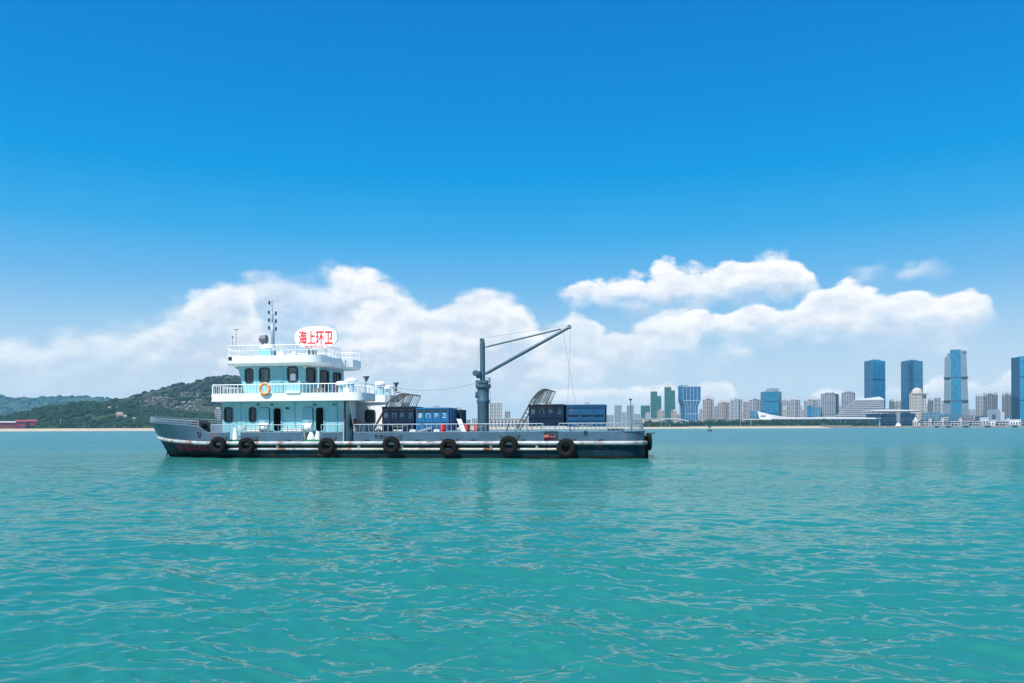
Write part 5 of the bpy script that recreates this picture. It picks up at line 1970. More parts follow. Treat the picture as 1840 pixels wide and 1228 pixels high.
def facade(e_, w_, d_, H, wallm, glassm, floor_h=3.1, bay=5.5, proud=0.9, spandrel=0.36, z0=0.0, cx=0.0, cy_=0.0, crown=True, seed=0, piers=True, step=None):
    """core of glazing, floor by floor spandrels and upright piers standing proud of it"""
    hw, hd = w_ / 2, d_ / 2
    MB().box(cx - hw + proud, cx + hw - proud, cy_ - hd + proud, cy_ + hd - proud, z0, z0 + H - 0.5).build('glazing', glassm, e_)
    sp_ = MB()
    k, z = 0, z0
    while z < z0 + H - floor_h * 0.5:
        q_ = 0.15 + (0.12 if k % 2 else 0)
        sp_.box(cx - hw + q_, cx + hw - q_, cy_ - hd + q_, cy_ + hd - q_, z, z + floor_h * spandrel)
        z += floor_h
        k += 1
    sp_.build('floor_bands', wallm, e_, kind='stuff')
    if piers:
        pr = MB()
        nb = max(2, int(round(w_ / bay)))
        for i in range(nb + 1):
            x = cx - hw + w_ * i / nb
            ww = 0.9 if i % 2 else 1.7
            x0_, x1_ = max(cx - hw, x - ww / 2), min(cx + hw, x + ww / 2)
            pr.box(x0_, x1_, cy_ - hd - 0.25 * (i % 2), cy_ - hd + proud + 0.3, z0, z0 + H - 0.02 * i)
            pr.box(x0_, x1_, cy_ + hd - proud - 0.3, cy_ + hd + 0.25 * (i % 2), z0, z0 + H - 0.02 * i)
        nd = max(2, int(round(d_ / bay)))
        for i in range(1, nd):
            y = cy_ - hd + d_ * i / nd
            for s_ in (-1, 1):
                pr.box(min(cx + s_ * hw, cx + s_ * (hw - proud - 0.3)), max(cx + s_ * hw, cx + s_ * (hw - proud - 0.3)), y - 0.6, y + 0.6, z0, z0 + H - 0.05)
        pr.build('piers', wallm, e_, kind='stuff')
    if crown:
        rg = random.Random(seed + 5)
        cr = MB()
        cr.box(cx - hw + 0.05, cx + hw - 0.05, cy_ - hd + 0.05, cy_ + hd - 0.05, z0 + H - 0.45, z0 + H + 0.5)
        x = cx - hw + 0.6
        while x < cx + hw - 2.5:
            ww = rg.uniform(2.5, 5.5)
            hh = rg.choice((2.0, 3.2, 4.5, 5.5))
            cr.box(x, min(x + ww, cx + hw - 0.6), cy_ - hd * 0.6, cy_ + hd * 0.5, z0 + H + 0.5, z0 + H + 0.5 + hh)
            x += ww + rg.uniform(0.8, 2.5)
        cr.build('roof_housing', wallm, e_)
        fr_ = MB()
        for s_ in (-0.55, 0.1, 0.6):
            for xo in (-1.2, 1.2):
                fr_.box(cx + hw * s_ + xo - 0.15, cx + hw * s_ + xo + 0.15, cy_ - hd * 0.3, cy_ - hd * 0.3 + 0.3, z0 + H + 0.5, z0 + H + 7)
            fr_.box(cx + hw * s_ - 1.5, cx + hw * s_ + 1.5, cy_ - hd * 0.3, cy_ - hd * 0.3 + 0.3, z0 + H + 7, z0 + H + 7.4)
        fr_.build('roof_frame', wallm, e_, kind='stuff')


def resi(px0, px1, pyt, Y, wallm, label, glassm='window_dark', depth=22, rz=0.0, bay=5.0, wings=0, group='residential towers of the waterfront', **kw):
    e_, w_, d_, H = bld('residential_tower', label, px0, px1, pyt, Y, depth, rz, group=group)
    H -= 4.5
    if wings:
        # a tall core between two lower, set-back wings
        ww = w_ * 0.30
        facade(e_, w_ * 0.40, d_, H, wallm, glassm, bay=bay, seed=int(px0), **kw)
        facade(e_, ww - 0.1, d_ * 0.8, H * (1 - 0.05 * wings), wallm, glassm, bay=bay, cx=-w_ * 0.35, cy_=1.5, seed=int(px0) + 1, **kw)
        facade(e_, ww - 0.1, d_ * 0.8, H * (1 - 0.03 * wings), wallm, glassm, bay=bay, cx=w_ * 0.35, cy_=1.8, seed=int(px0) + 2, **kw)
    else:
        facade(e_, w_, d_, H, wallm, glassm, bay=bay, seed=int(px0), **kw)
    return e_


def tower_px(name, label, corners, pyt, glass, line='dark_steel', floor_h=4.2, mull=4.0, cat='building', pyb=None, top_corners=None, cap=1.2, line_h=0.35, face_mats=None, roofm='stone_band'):
    """glass office tower from the photograph columns of its visible corners, each with its distance; closed behind as a parallelogram"""
    P0 = [far(px, pyt, Y) for px, Y in corners]
    zt_ = sum(p.z for p in P0) / len(P0)
    plan = [Vector((p.x, p.y)) for p in P0]
    if len(plan) == 3:
        plan.append(plan[0] + plan[2] - plan[1])
    elif len(plan) == 2:
        dd = Vector((0, abs(plan[1].x - plan[0].x)))
        plan += [plan[1] + dd, plan[0] + dd]
    c_ = sum(plan, Vector((0, 0))) / len(plan)
    e_ = empty(name, label, cat, (c_.x, c_.y, ZB))
    pl_ = [tuple(p - c_) for p in plan]
    H = zt_ - ZB
    n_ = len(pl_)
    ar = sum(pl_[i][0] * pl_[(i + 1) % n_][1] - pl_[(i + 1) % n_][0] * pl_[i][1] for i in range(n_))
    if ar < 0:
        pl_ = pl_[::-1]
        face_mats = face_mats
    # each side its own sheet of glazing
    for i in range(n_):
        a, b = Vector(pl_[i]), Vector(pl_[(i + 1) % n_])
        gm = glass
        if face_mats:
            mid = (a + b) / 2
            if mid.y < 0:
                gm = face_mats[0] if mid.x < face_mats[2] else face_mats[1]
        nin = Vector((-(b - a).y, (b - a).x)).normalized()
        MB().slab([(a.x, a.y, 0), (b.x, b.y, 0), (b.x, b.y, H - cap), (a.x, a.y, H - cap)], (nin.x * 0.5, nin.y * 0.5, 0)).build('glass_wall', gm, e_)
    out = [tuple(Vector(p) * (1 + 0.25 / max(1.0, Vector(p).length))) for p in pl_]
    fl_ = MB()
    z = floor_h
    while z < H - cap - 1:
        fl_.prism(out, z - line_h / 2, z + line_h / 2)
        z += floor_h
    fl_.build('floor_lines', line, e_, kind='stuff')
    ml = MB()
    for i in range(n_):
        a, b = Vector(out[i]), Vector(out[(i + 1) % n_])
        L = (b - a).length
        k = max(1, int(L / mull))
        dn = Vector((-(b - a).y, (b - a).x)).normalized()
        for j in range(k + 1):
            p = a.lerp(b, j / k)
            ml.box(p.x - 0.09, p.x + 0.09, p.y - 0.09, p.y + 0.09, 0, H - cap)
    ml.build('mullions', line, e_, kind='stuff')
    MB().prism(out, H - cap, H).build('parapet', roofm, e_)
    MB().prism([(x * 0.55, y * 0.55) for x, y in pl_], H - 0.5, H + 2.6).build('roof_plant', 'stone_band', e_)
    # plant floors: darker recessed louvres at a third and two thirds
    for f in (0.36, 0.70):
        MB().prism([(x * 1.006, y * 1.006) for x, y in out], H * f, H * f + 2.2).build('plant_floor', 'glass_navy', e_)
    return e_, pl_, H


# -- behind the boat, seen between crane and containers
e_, w_, d_, H = bld('apartment_block', 'white apartment block behind the boat beside the crane column', 880, 902, 724, 2100, 20)
facade(e_, w_, d_, H - 1, 'wall_white', 'window_dark', bay=4.2, floor_h=3.6, seed=1, crown=False)
MB().box(-w_ * 0.25, w_ * 0.3, -4, 6, H - 1, H + 3.5).build('roof_housing', 'wall_white', e_)
resi(907, 917, 737, 2300, 'wall_pink', 'small pink tower block behind the boat between crane and after scoop', depth=16)
e_, w_, d_, H = bld('hall', 'long pale low hall behind the boat beneath the white apartment block', 868, 968, 753, 1800, 30)
MB().box(-w_ / 2, w_ / 2, -15, 15, 0, H).build('wall', 'wall_pink', e_)
MB().prism([(-w_ / 2 - 1, -16), (w_ / 2 + 1, -16), (w_ / 2 + 1, 16), (-w_ / 2 - 1, 16)], H, H + 1.2).build('roof', 'roof_white', e_)
for k in range(16):
    x = -w_ / 2 + w_ * (k + 0.5) / 16
    MB().box(x - 1.6, x + 1.6, -15.2, -14.9, 2.5, H - 3.5).build('window', 'window_dark', e_)
for i, (x0, x1, yt) in enumerate(((782, 800, 757), (812, 826, 756), (832, 846, 754), (848, 858, 752), (945, 953, 750), (957, 965, 752))):
    e_, w_, d_, H = bld('low_block', ['low grey block far behind the containers and drums', 'low pale block far behind the dark container', 'low grey block seen between drums and crane', 'low pale block seen just left of the crane column',
                                       'low grey block seen through the after scoop arms', 'low pale block beside the after scoop arms'][i], x0, x1, yt, 2300 + 40 * i, 18)
    facade(e_, w_, d_, H, 'wall_grey' if i % 2 == 0 else 'wall_white', 'window_dark', bay=5, seed=i, crown=False)

# -- left shore
e_, w_, d_, H = bld('residential_tower', 'pink and white slab tower on the slope behind the bow', 386.5, 397.5, 735, 1500, 16, zb=8)
facade(e_, w_, d_, H, 'wall_pink', 'window_dark', bay=3.5, floor_h=3.0, seed=3, crown=False, spandrel=0.5)
MB().box(-w_ * 0.3, w_ * 0.3, -4, 4, H, H + 3).build('roof_housing', 'wall_white', e_)
for i, (x0, x1, yt, lb) in enumerate(((-14, 28, 757.5, 'long red building with pale roof edge at the left end of the beach'), (29, 47, 755.5, 'dark red block with pink roof between two red beach buildings'), (48, 66, 755, 'red gabled building beside the wood on the left beach'))):
    e_, w_, d_, H = bld('beach_building', lb, x0, x1, yt, 1345 + 12 * i, 22, group='red beach buildings')
    MB().box(-w_ / 2, w_ / 2, -11, 11, 0, H - 2.2).build('wall', 'wall_red', e_)
    MB().slab([(-w_ / 2 - 1, -12, H - 2.2), (w_ / 2 + 1, -12, H - 2.2), (w_ / 2 + 1, 0, H), (-w_ / 2 - 1, 0, H)], (0, 0, 0.4)).build('roof', 'roof_red' if i else 'wall_pink', e_)
    MB().slab([(-w_ / 2 - 1, 12, H - 2.2), (w_ / 2 + 1, 12, H - 2.2), (w_ / 2 + 1, 0.05, H), (-w_ / 2 - 1, 0.05, H)], (0, 0, 0.4)).build('roof', 'roof_red' if i else 'wall_pink', e_)
    nwin = max(3, int(w_ / 4.5))
    for k in range(nwin):
        x = -w_ / 2 + w_ * (k + 0.5) / nwin
        for zz in ((1.5, 3.6), (5.0, 7.2)):
            if zz[1] < H - 2.6:
                MB().box(x - 0.9, x + 0.9, -11.12, -10.9, zz[0], zz[1]).build('window', 'window_grey' if i == 0 else 'window_dark', e_)
wx = far(95, 752, 1500)
e_, w_, d_, H = bld('hillside_villa', 'white flat roofed building on the wooded slope above the red ones', 81, 104, 746.5, 1500, 18, zb=12)
MB().box(-w_ / 2, w_ / 2, -9, 9, 0, H - 0.8).build('wall', 'wall_white', e_)
MB().box(-w_ / 2 - 1.2, w_ / 2 + 5, -10, 10, H - 0.8, H).build('roof', 'roof_white', e_)
for k in range(7):
    x = -w_ / 2 + w_ * (k + 0.5) / 7
    for j in (0, 1):
        MB().box(x - 1.0, x + 1.0, -9.12, -8.9, H - 4.0 - 4 * j, H - 2.2 - 4 * j).build('window', 'window_dark', e_)


# lamp posts along both shores
def post(px, pyt, Y, label, group, z0=ZB):
    p = far(px, pyt, Y)
    e_ = empty('lamp_post', label, 'lamp post', (p.x, Y, z0), 0, group)
    MB().tube([(0, 0, 0), (0, 0, p.z - z0)], [0.28, 0.18], 6).build('pole', 'white_line', e_)
    MB().tube([(0, 0, p.z - z0 - 0.1), (1.2, 0, p.z - z0 + 0.2)], 0.15, 5).build('lamp_arm', 'white_line', e_)
    MB().box(0.9, 2.0, -0.3, 0.3, p.z - z0 + 0.1, p.z - z0 + 0.4).build('lamp_head', 'white_line', e_)


post(108.5, 754, 1330, 'pale lamp post on the beach below the white hillside building', 'lamp posts on the left beach')
post(240.5, 755, 1330, 'pale lamp post on the beach below the flat rock shelf', 'lamp posts on the left beach')
for px, pyt in ((1330.5, 752), (1349, 757), (1188, 757), (1204, 758), (1581, 747), (1620, 752)):
    post(px, pyt, 1500, 'thin pale lamp post rising from the tree belt on the city shore', 'lamp posts on the city shore')

# -- pair of hazy grey towers
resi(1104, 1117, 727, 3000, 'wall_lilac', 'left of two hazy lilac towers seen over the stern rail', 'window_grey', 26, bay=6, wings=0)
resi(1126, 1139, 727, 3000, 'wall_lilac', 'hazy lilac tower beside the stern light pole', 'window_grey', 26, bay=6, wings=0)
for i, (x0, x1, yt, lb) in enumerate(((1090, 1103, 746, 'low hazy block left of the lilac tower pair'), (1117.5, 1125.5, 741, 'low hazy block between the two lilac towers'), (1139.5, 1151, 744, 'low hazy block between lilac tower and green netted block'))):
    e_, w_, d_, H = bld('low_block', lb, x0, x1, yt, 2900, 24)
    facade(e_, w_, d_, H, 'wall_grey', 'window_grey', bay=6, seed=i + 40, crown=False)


# -- towers under construction wrapped in green netting
def netted(parts_, Y, label, depth=24, crane_px=None, crane_py=None):
    x0, x1, yt = parts_[0]
    for q_ in parts_[1:]:
        x0, x1, yt = min(x0, q_[0]), max(x1, q_[1]), min(yt, q_[2])
    e_, w_, d_, H = bld('tower_under_construction', label, x0, x1, yt, Y, depth, group='towers wrapped in green netting')
    cxm = (x0 + x1) / 2
    ck = math.cos(e_.rotation_euler.z)
    for (a, b, t) in parts_:
        xa, xb = (a - cxm) * Y / FPX * ck, (b - cxm) * Y / FPX * ck
        h_ = far(a, t, Y).z - ZB
        MB().box(xa + 0.6, xb - 0.6, -d_ / 2 + 0.6, d_ / 2 - 0.6, 0, h_ - 1).build('concrete_frame', 'concrete', e_)
        fl_, vt_ = MB(), MB()
        z = 0
        k = 0
        while z < h_ - 2:
            fl_.box(xa + 0.05 * (k % 2), xb - 0.05 * (k % 2), -d_ / 2 + 0.05 * (k % 2), d_ / 2 - 0.05 * (k % 2), z + 0.3, z + 3.9)
            z += 4.2
            k += 1
        fl_.build('safety_net', 'net_green', e_, kind='stuff')
        nx_ = max(2, int((xb - xa) / 4))
        for j in range(nx_ + 1):
            x = xa + (xb - xa) * j / nx_
            vt_.box(x - 0.18, x + 0.18, -d_ / 2 - 0.35, -d_ / 2 - 0.05, 0, h_ + 1.2)
        z = 2
        while z < h_:
            vt_.box(xa - 0.1, xb + 0.1, -d_ / 2 - 0.30, -d_ / 2 - 0.10, z, z + 0.25)
            z += 8.4
        vt_.build('scaffold', 'net_green', e_, kind='stuff')
    return e_, H


netted([(1151.5, 1168, 729)], 2250, 'low block wrapped in green netting beside the shorter green tower')
e_, H = netted([(1169, 1181, 705), (1181.2, 1188, 711)], 2150, 'shorter tower wrapped in green netting')
MB().tube([(-4, 0, H), (-4, 0, H + 14)], 0.5, 4).build('tower_crane_mast', 'crane_red', e_)
MB().tube([(-14, 0, H + 10), (10, 0, H + 11)], 0.4, 4).build('tower_crane_jib', 'crane_red', e_)
e_, H = netted([(1194, 1206, 695), (1206.2, 1213, 701)], 2100, 'taller tower wrapped in green netting')
MB().tube([(-3, 0, H), (-3, 0, H + 9)], 0.5, 4).build('tower_crane_mast', 'crane_red', e_)
MB().tube([(-12, 0, H + 6), (8, 0, H + 7)], 0.4, 4).build('tower_crane_jib', 'crane_red', e_)
for i, (x0, x1, yt, lb) in enumerate(((1160, 1168, 743, 'small white block in front of the low green netted block'), (1181, 1194, 738, 'cream block standing in front of the gap between the green towers'), (1206, 1216, 738.5, 'cream block in front of the taller green tower'), (1216.5, 1226, 744, 'lower cream block beside the waisted blue tower'))):
    e_, w_, d_, H = bld('apartment_block', lb, x0, x1, yt, 1900, 18)
    facade(e_, w_, d_, H, 'wall_white' if i == 0 else 'wall_cream', 'window_grey', bay=4.5, seed=i + 60, crown=False)
    MB().box(-w_ * 0.2, w_ * 0.25, -3, 4, H, H + 3).build('roof_housing', 'wall_cream', e_)
e_, w_, d_, H = bld('hall', 'pink low hall at the foot of the green netted towers', 1149, 1182, 752, 1720, 24)
MB().box(-w_ / 2, w_ / 2, -12, 12, 0, H - 1).build('wall', 'wall_pink', e_)
MB().box(-w_ / 2 - 1, w_ / 2 + 1, -13, 13, H - 1, H).build('roof', 'wall_pink', e_)
e_, w_, d_, H = bld('exhibition_hall', 'long white hall with curved roof below the cream blocks', 1172, 1240, 752, 1650, 40)
n_ = 14
top_ = [(-w_ / 2 + w_ * k / n_, H * (0.55 + 0.45 * math.sin(math.pi * min(1, (k / n_) * 1.0)) ** 0.6)) for k in range(n_ + 1)]
MB().slab([(x, -18, z - 1.4) for x, z in top_] + [(x, -18, z) for x, z in top_[::-1]], (0, 36, 0)).build('roof', 'roof_white', e_, smooth=30)
MB().box(-w_ / 2 + 3, w_ / 2 - 3, -15, 15, 0, H * 0.5).build('wall', 'wall_white', e_)

# -- the waisted blue tower with white ribs
Yw = 1850
e_ = empty('office_tower', 'waisted blue glass tower with white ribs that bend in above the base', 'building', (far(1243, 760, Yw).x, Yw + 24, ZB))
def turn(e_):
    """face the building to the bay, square to the line of sight"""
    th = math.atan2(e_.location.x, e_.location.y)
    e_.rotation_euler.z = -th
    return math.cos(th)


CW = turn(e_)
def wx_(px):
    return (px - 1243) * Yw / FPX * CW
zt_, z1_, z2_ = far(1243, 694.5, Yw).z - ZB, far(1243, 720, Yw).z - ZB, far(1243, 731, Yw).z - ZB
prof = [(1227, 1258.5, 0), (1227, 1258.5, z2_), (1222.5, 1263.5, z1_), (1222.5, 1263.5, zt_)]
for i in range(3):
    (a0, b0, h0), (a1, b1, h1) = prof[i], prof[i + 1]
    x0, x1, X0, X1 = wx_(a0), wx_(b0), wx_(a1), wx_(b1)
    MB().prism([(x0, -18), (x0 + 11, -24), (x1, -24), (x1, 24), (x0, 24)], h0, h1, [(X0, -18), (X0 + 11, -24), (X1, -24), (X1, 24), (X0, 24)]).build('glass_wall', 'glass_blue', e_)
rb_ = []
for k in range(6):
    f = k / 5.0
    pts = []
    for (a, b, h_) in prof[::-1]:
        x0, x1 = wx_(a) + 11, wx_(b)
        pts.append((x0 + (x1 - x0) * f, -24.3, h_))
    MB().tube(pts, 0.32, 4).build('rib', 'white_line', e_)
for h_, (a, b) in ((zt_ - 0.6, (1222.5, 1263.5)), (z1_, (1222.5, 1263.5)), (far(1243, 744, Yw).z - ZB, (1227, 1258.5))):
    MB().box(wx_(a) + 11, wx_(b), -24.7, -24.1, h_ - 0.3, h_ + 0.3).build('cross_rib', 'white_line', e_)
fl_ = MB()
z = 4.0
while z < zt_ - 2:
    if z < z2_:
        a, b = 1227, 1258.5
    elif z < z1_:
        f = (z - z2_) / (z1_ - z2_)
        a, b = 1227 - 4.5 * f, 1258.5 + 5 * f
    else:
        a, b = 1222.5, 1263.5
    fl_.prism([(wx_(a) - 0.1, -18.05), (wx_(a) + 11, -24.15), (wx_(b) + 0.1, -24.15), (wx_(b) + 0.1, 24.1), (wx_(a) - 0.1, 24.1)], z, z + 0.3)
    z += 4.0
fl_.build('floor_lines', 'glass_navy', e_, kind='stuff')
MB().box(wx_(1224), wx_(1240), -10, 10, zt_, zt_ + 3.5).build('roof_housing', 'stone_band', e_)
resi(1220.5, 1226.5, 704, 2400, 'wall_pink', 'slim pink tower edge showing behind the waisted blue tower', depth=14)

# -- residential towers between the blue offices
resi(1262.5, 1283, 713, 1950, 'wall_pink', 'pink residential tower beside the waisted blue tower', wings=1)
resi(1283.5, 1291, 727, 2200, 'wall_lilac', 'low lilac tower squeezed between two pink towers', 'window_grey')
resi(1289.5, 1311.5, 719, 1950, 'wall_pink', 'lower pink residential tower left of the grey and white one', wings=1)
resi(1312, 1334.5, 713, 1900, 'wall_grey', 'grey residential tower with pale frames on its roof', wings=1, bay=4.2)
resi(1335, 1345.5, 719, 2000, 'wall_pink', 'narrow pink tower between two grey residential towers')
resi(1345.5, 1368, 713, 1950, 'wall_grey', 'grey banded tower left of the teal glass tower', wings=1)
e_, w_, d_, H = bld('low_block', 'blue glazed low block in front of grey banded tower', 1347, 1367, 738, 1880, 20)
facade(e_, w_, d_, H, 'glass_pale', 'glass_teal', bay=6, seed=70, crown=False)

# -- teal glass tower with roof sign
e_, pl_, H = tower_px('office_tower', 'teal glass tower with rounded shoulders and lettering frame on the roof', [(1367, 1885), (1373, 1862), (1399, 1850), (1404, 1872), (1404, 1910), (1367, 1910)], 704.5, 'glass_teal', 'glass_navy', roofm='glass_pale', line_h=0.2)
fr_ = MB()
for k in range(13):
    x = -14 + k * 2.35
    fr_.box(x - 0.15, x + 0.15, -10.2, -9.8, H, H + 7.6 - (2 if k < 2 else 0))
for zz in (1.2, 3.6, 6.8):
    fr_.box(-14, 14.3, -10.1, -9.9, H + zz, H + zz + 0.25)
fr_.build('sign_frame', 'dark_steel', e_)
for k in range(8):
    x = -10.5 + k * 3.3
    mb = MB()
    mb.box(x - 1.2, x + 1.2, -10.6, -10.3, H + 5.6, H + 6.6)
    mb.box(x - 1.2, x + 1.2, -10.6, -10.3, H + 3.9, H + 4.5)
    mb.box(x - 0.3, x + 0.3, -10.7, -10.25, H + 3.9, H + 6.9)
    mb.build('sign_letter', 'glass_navy', e_)

# -- white swoosh roof of the conference hall in front
Ys = 1560
x0_ = far(1361, 760, Ys).x
e_ = empty('conference_hall', 'white hall whose roof sweeps down from a sharp left prow', 'building', (x0_, Ys, ZB))
CS = turn(e_)
def sx_(px):
    return (px - 1361) * Ys / FPX * CS
prof = [(1361, 739), (1370, 741.5), (1385, 745.5), (1405, 749), (1430, 750.5), (1450, 750.8), (1470, 750), (1490, 750), (1530, 751), (1575, 751.5)]
tops = [(sx_(px), far(px, py, Ys).z - ZB) for px, py in prof]
bots = [(sx_(px), (far(px, 753.5, Ys).z - ZB) if i else far(1366, 753, Ys).z - ZB) for i, (px, py) in enumerate(prof)]
bots[0] = (sx_(1365), bots[0][1])
MB().slab([(x, 0, z) for x, z in tops] + [(x, 0, z - 0.2) for x, z in bots[::-1]], (0, 45, 0)).build('roof', 'roof_white', e_, smooth=30)
MB().box(sx_(1366), sx_(1574), 6, 40, 0, bots[2][1] - 0.4).build('wall', 'glass_navy', e_)
MB().box(sx_(1367), sx_(1376), -0.25, 0.05, tops[1][1] * 0.82 - 4, tops[1][1] * 0.82 - 0.5).build('lettering_panel', 'wall_brown', e_)
for k in range(26):
    x = sx_(1368) + k * (sx_(1572) - sx_(1368)) / 25
    MB().box(x - 0.35, x + 0.35, 3, 3.6, 0, bots[3][1] - 0.3).build('column', 'wall_white', e_)
e_, w_, d_, H = bld('low_block', 'flat white canopy building among the trees left of the prow hall', 1336, 1386, 753.5, 1540, 24)
MB().box(-w_ / 2, w_ / 2, -12, 12, H - 1.2, H).build('roof', 'roof_white', e_)
MB().box(-w_ / 2 + 2, w_ / 2 - 2, -9, 9, 0, H - 1.2).build('wall', 'wall_lilac', e_)
for k in range(12):
    x = -w_ / 2 + 3 + (w_ - 6) * k / 11
    MB().box(x - 0.3, x + 0.3, -10.6, -10.0, 0, H - 1.2).build('column', 'wall_white', e_)

resi(1413, 1438.5, 714, 1950, 'wall_grey', 'grey striped tower right of the teal glass tower', wings=1, bay=4.2)
resi(1444, 1470, 714, 1950, 'wall_grey', 'grey striped tower rising behind the light blue block', wings=1, bay=4.2)
resi(1407, 1413, 731, 2000, 'wall_white', 'small white tower beside the teal glass tower')
e_, w_, d_, H = bld('office_block', 'light blue glazed block before the grey striped tower', 1451, 1459.5, 729, 1800, 22)
facade(e_, w_, d_, H, 'glass_blue', 'glass_cyan', bay=6, seed=80, crown=False)
e_, w_, d_, H = bld('office_block', 'pale blue office block with upright fins beside the bright blue one', 1460, 1475, 731, 1790, 22)
facade(e_, w_, d_, H, 'glass_pale', 'glass_blue', bay=3.0, seed=81, crown=False)


# -- two grey office towers with upright stripes
def striped(px0, px1, pxs, pyt, Y, label):
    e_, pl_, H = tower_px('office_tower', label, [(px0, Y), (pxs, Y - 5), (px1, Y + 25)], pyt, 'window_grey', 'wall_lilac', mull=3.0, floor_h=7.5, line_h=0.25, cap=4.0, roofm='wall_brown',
                          face_mats=('window_grey', 'window_dark', 8))  # right flank's shade is put into darker glass
    a, b = Vector(pl_[0]), Vector(pl_[1])
    fs_ = [p for p in pl_]
    xs_ = sorted([Vector(p) for p in pl_], key=lambda p: p.y)
    A, B = (xs_[0], xs_[1]) if xs_[0].x < xs_[1].x else (xs_[1], xs_[0])
    nf = max(4, int((B - A).length / 3.2))
    for k in range(nf + 1):
        p = A.lerp(B, k / nf)
        MB().box(p.x - 0.75, p.x + 0.75, p.y - 1.1, p.y - 0.3, 0, H - 4.0).build('fin', 'wall_lilac', e_)
    return e_


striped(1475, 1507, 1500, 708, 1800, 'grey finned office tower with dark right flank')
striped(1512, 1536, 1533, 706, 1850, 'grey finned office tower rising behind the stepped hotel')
resi(1507.5, 1512, 726, 2000, 'wall_grey', 'thin grey tower in the gap between the two finned towers', depth=14)

# -- stepped hotel: terraces climbing to the right
Yh = 1640
e_ = empty('stepped_hotel', 'white stepped hotel with terraces climbing to the right', 'hotel', (far(1540, 760, Yh).x, Yh + 20, ZB))
CH = turn(e_)
def hx_(px):
    return (px - 1540) * Yh / FPX * CH
zh = far(1560, 719, Yh).z - ZB
nfl = 14
fh = zh / nfl
gl_, sl_ = MB(), MB()
for k in range(nfl):
    f = k / (nfl - 1)
    lft = 1482 + (1541 - 1482) * f ** 0.85
    rgt = 1597 - 2 * f
    MB().box(hx_(lft) + 1, hx_(rgt) - 1, -18.5, 18, k * fh, (k + 1) * fh - 0.005).build('storey_glazing', 'window_grey', e_)
    MB().box(hx_(lft), hx_(rgt), -20, 19, (k + 0.62) * fh, (k + 1) * fh - 0.01).build('terrace_slab', 'wall_lilac', e_)
for k in range(34):
    px = 1486 + k * 3.3
    f = min(1, max(0, (px - 1482) / 59.0)) ** (1 / 0.85)
    top = min(nfl, int(f * (nfl - 1)) + 1) * fh
    MB().box(hx_(px) - 0.3, hx_(px) + 0.3, -19.6, -18.4, 0, top - 0.02).build('party_wall', 'wall_grey', e_)
MB().slab([(hx_(1545), -12, zh), (hx_(1597), -12, zh), (hx_(1588), -12, zh + 6), (hx_(1560), -12, zh + 3)], (0, 26, 0)).build('roof', 'roof_white', e_)
MB().box(hx_(1582), hx_(1594), -10, 12, zh, zh + 5.0).build('roof_housing', 'window_grey', e_)

# -- the two dark blue twin towers
tower_px('office_tower', 'tall blue glass twin tower above the stepped hotel', [(1553, 1935), (1568, 1900), (1590.5, 1925)], 648.5, 'glass_navy', 'glass_navy', face_mats=('glass_blue', 'glass_cyan', -6), line_h=0.4, roofm='glass_cyan')  # sky reflection on the right side painted as cyan glass
tower_px('office_tower', 'tall blue glass twin tower behind the domed cream tower', [(1619, 1935), (1636, 1900), (1658, 1925)], 649, 'glass_navy', 'glass_navy', face_mats=('glass_blue', 'glass_teal', -6), line_h=0.4, roofm='glass_teal')  # right side's brighter reflection put into teal glass
resi(1597.5, 1608, 719, 2050, 'wall_brown', 'dark brown tower left of two behind the white canopy')
resi(1608.5, 1619, 718, 2050, 'wall_lilac', 'lilac tower between the brown tower and the blue twin tower')

# -- cream tower with a dome
e_, w_, d_, H = bld('domed_tower', 'cream tower with a round dome on top', 1634, 1665, 707, 1760, 30)
facade(e_, w_ * 0.74, d_, H, 'wall_cream', 'window_grey', bay=4.0, cx=-w_ * 0.13, crown=False, seed=90, spandrel=0.5)
facade(e_, w_ * 0.25, d_ * 0.8, H - 2, 'wall_white', 'window_dark', bay=4.0, cx=w_ * 0.37, cy_=2, crown=False, seed=91)
MB().lathe([(w_ * 0.42, 0), (w_ * 0.42, 1.2), (w_ * 0.33, 1.3), (w_ * 0.32, 3.5)], (-w_ * 0.08, 0, H), 24).build('drum', 'wall_cream', e_, smooth=40)
MB().lathe([(w_ * 0.31 * math.cos(R(a)), w_ * 0.27 * math.sin(R(a))) for a in range(0, 90, 10)] + [(0.4, w_ * 0.27)], (-w_ * 0.06, 0, H + 3.5), 24).build('dome', 'wall_cream', e_, smooth=40)
MB().box(-w_ * 0.3, w_ * 0.62, -d_ / 2 - 1.5, d_ / 2, H - 0.9, H - 0.1).build('cornice', 'wall_cream', e_)

# -- flat white canopy on a sculpted shaft
Yc_ = 1500
p = far(1611, 762, Yc_)
e_ = empty('canopy_pavilion', 'wide white disc canopy on a white sculpted shaft beside the quay', 'pavilion', (p.x, Yc_, ZB + 0.3))
zc = far(1611, 739.5, Yc_).z - ZB - 0.3
rc = 50.5
MB().lathe([(0.5, -1.6), (20, -1.2), (40, -0.4), (rc - 1, 0.2), (rc, 0.6), (rc - 3, 1.4), (30, 2.6), (12, 3.4), (0.5, 3.6)], (1, 22, zc), 48).build('canopy', 'roof_white', e_, smooth=35)
MB().lathe([(5.4, 0), (4.0, 2.0), (2.9, 5), (2.7, 9), (3.6, 12), (2.9, 15), (3.4, 17), (3.0, zc - 1.0)], (-2.5, -12, 0), 20).build('shaft', 'roof_white', e_, smooth=60)
for k in range(8):
    x = -36 + k * 9.5
    MB().tube([(x, 14, 0), (x, 14, zc - 0.6)], 0.45, 6).build('column', 'dark_steel', e_)
MB().box(-36, 44, 20, 44, 0, zc - 4).build('glass_hall', 'glass_navy', e_)
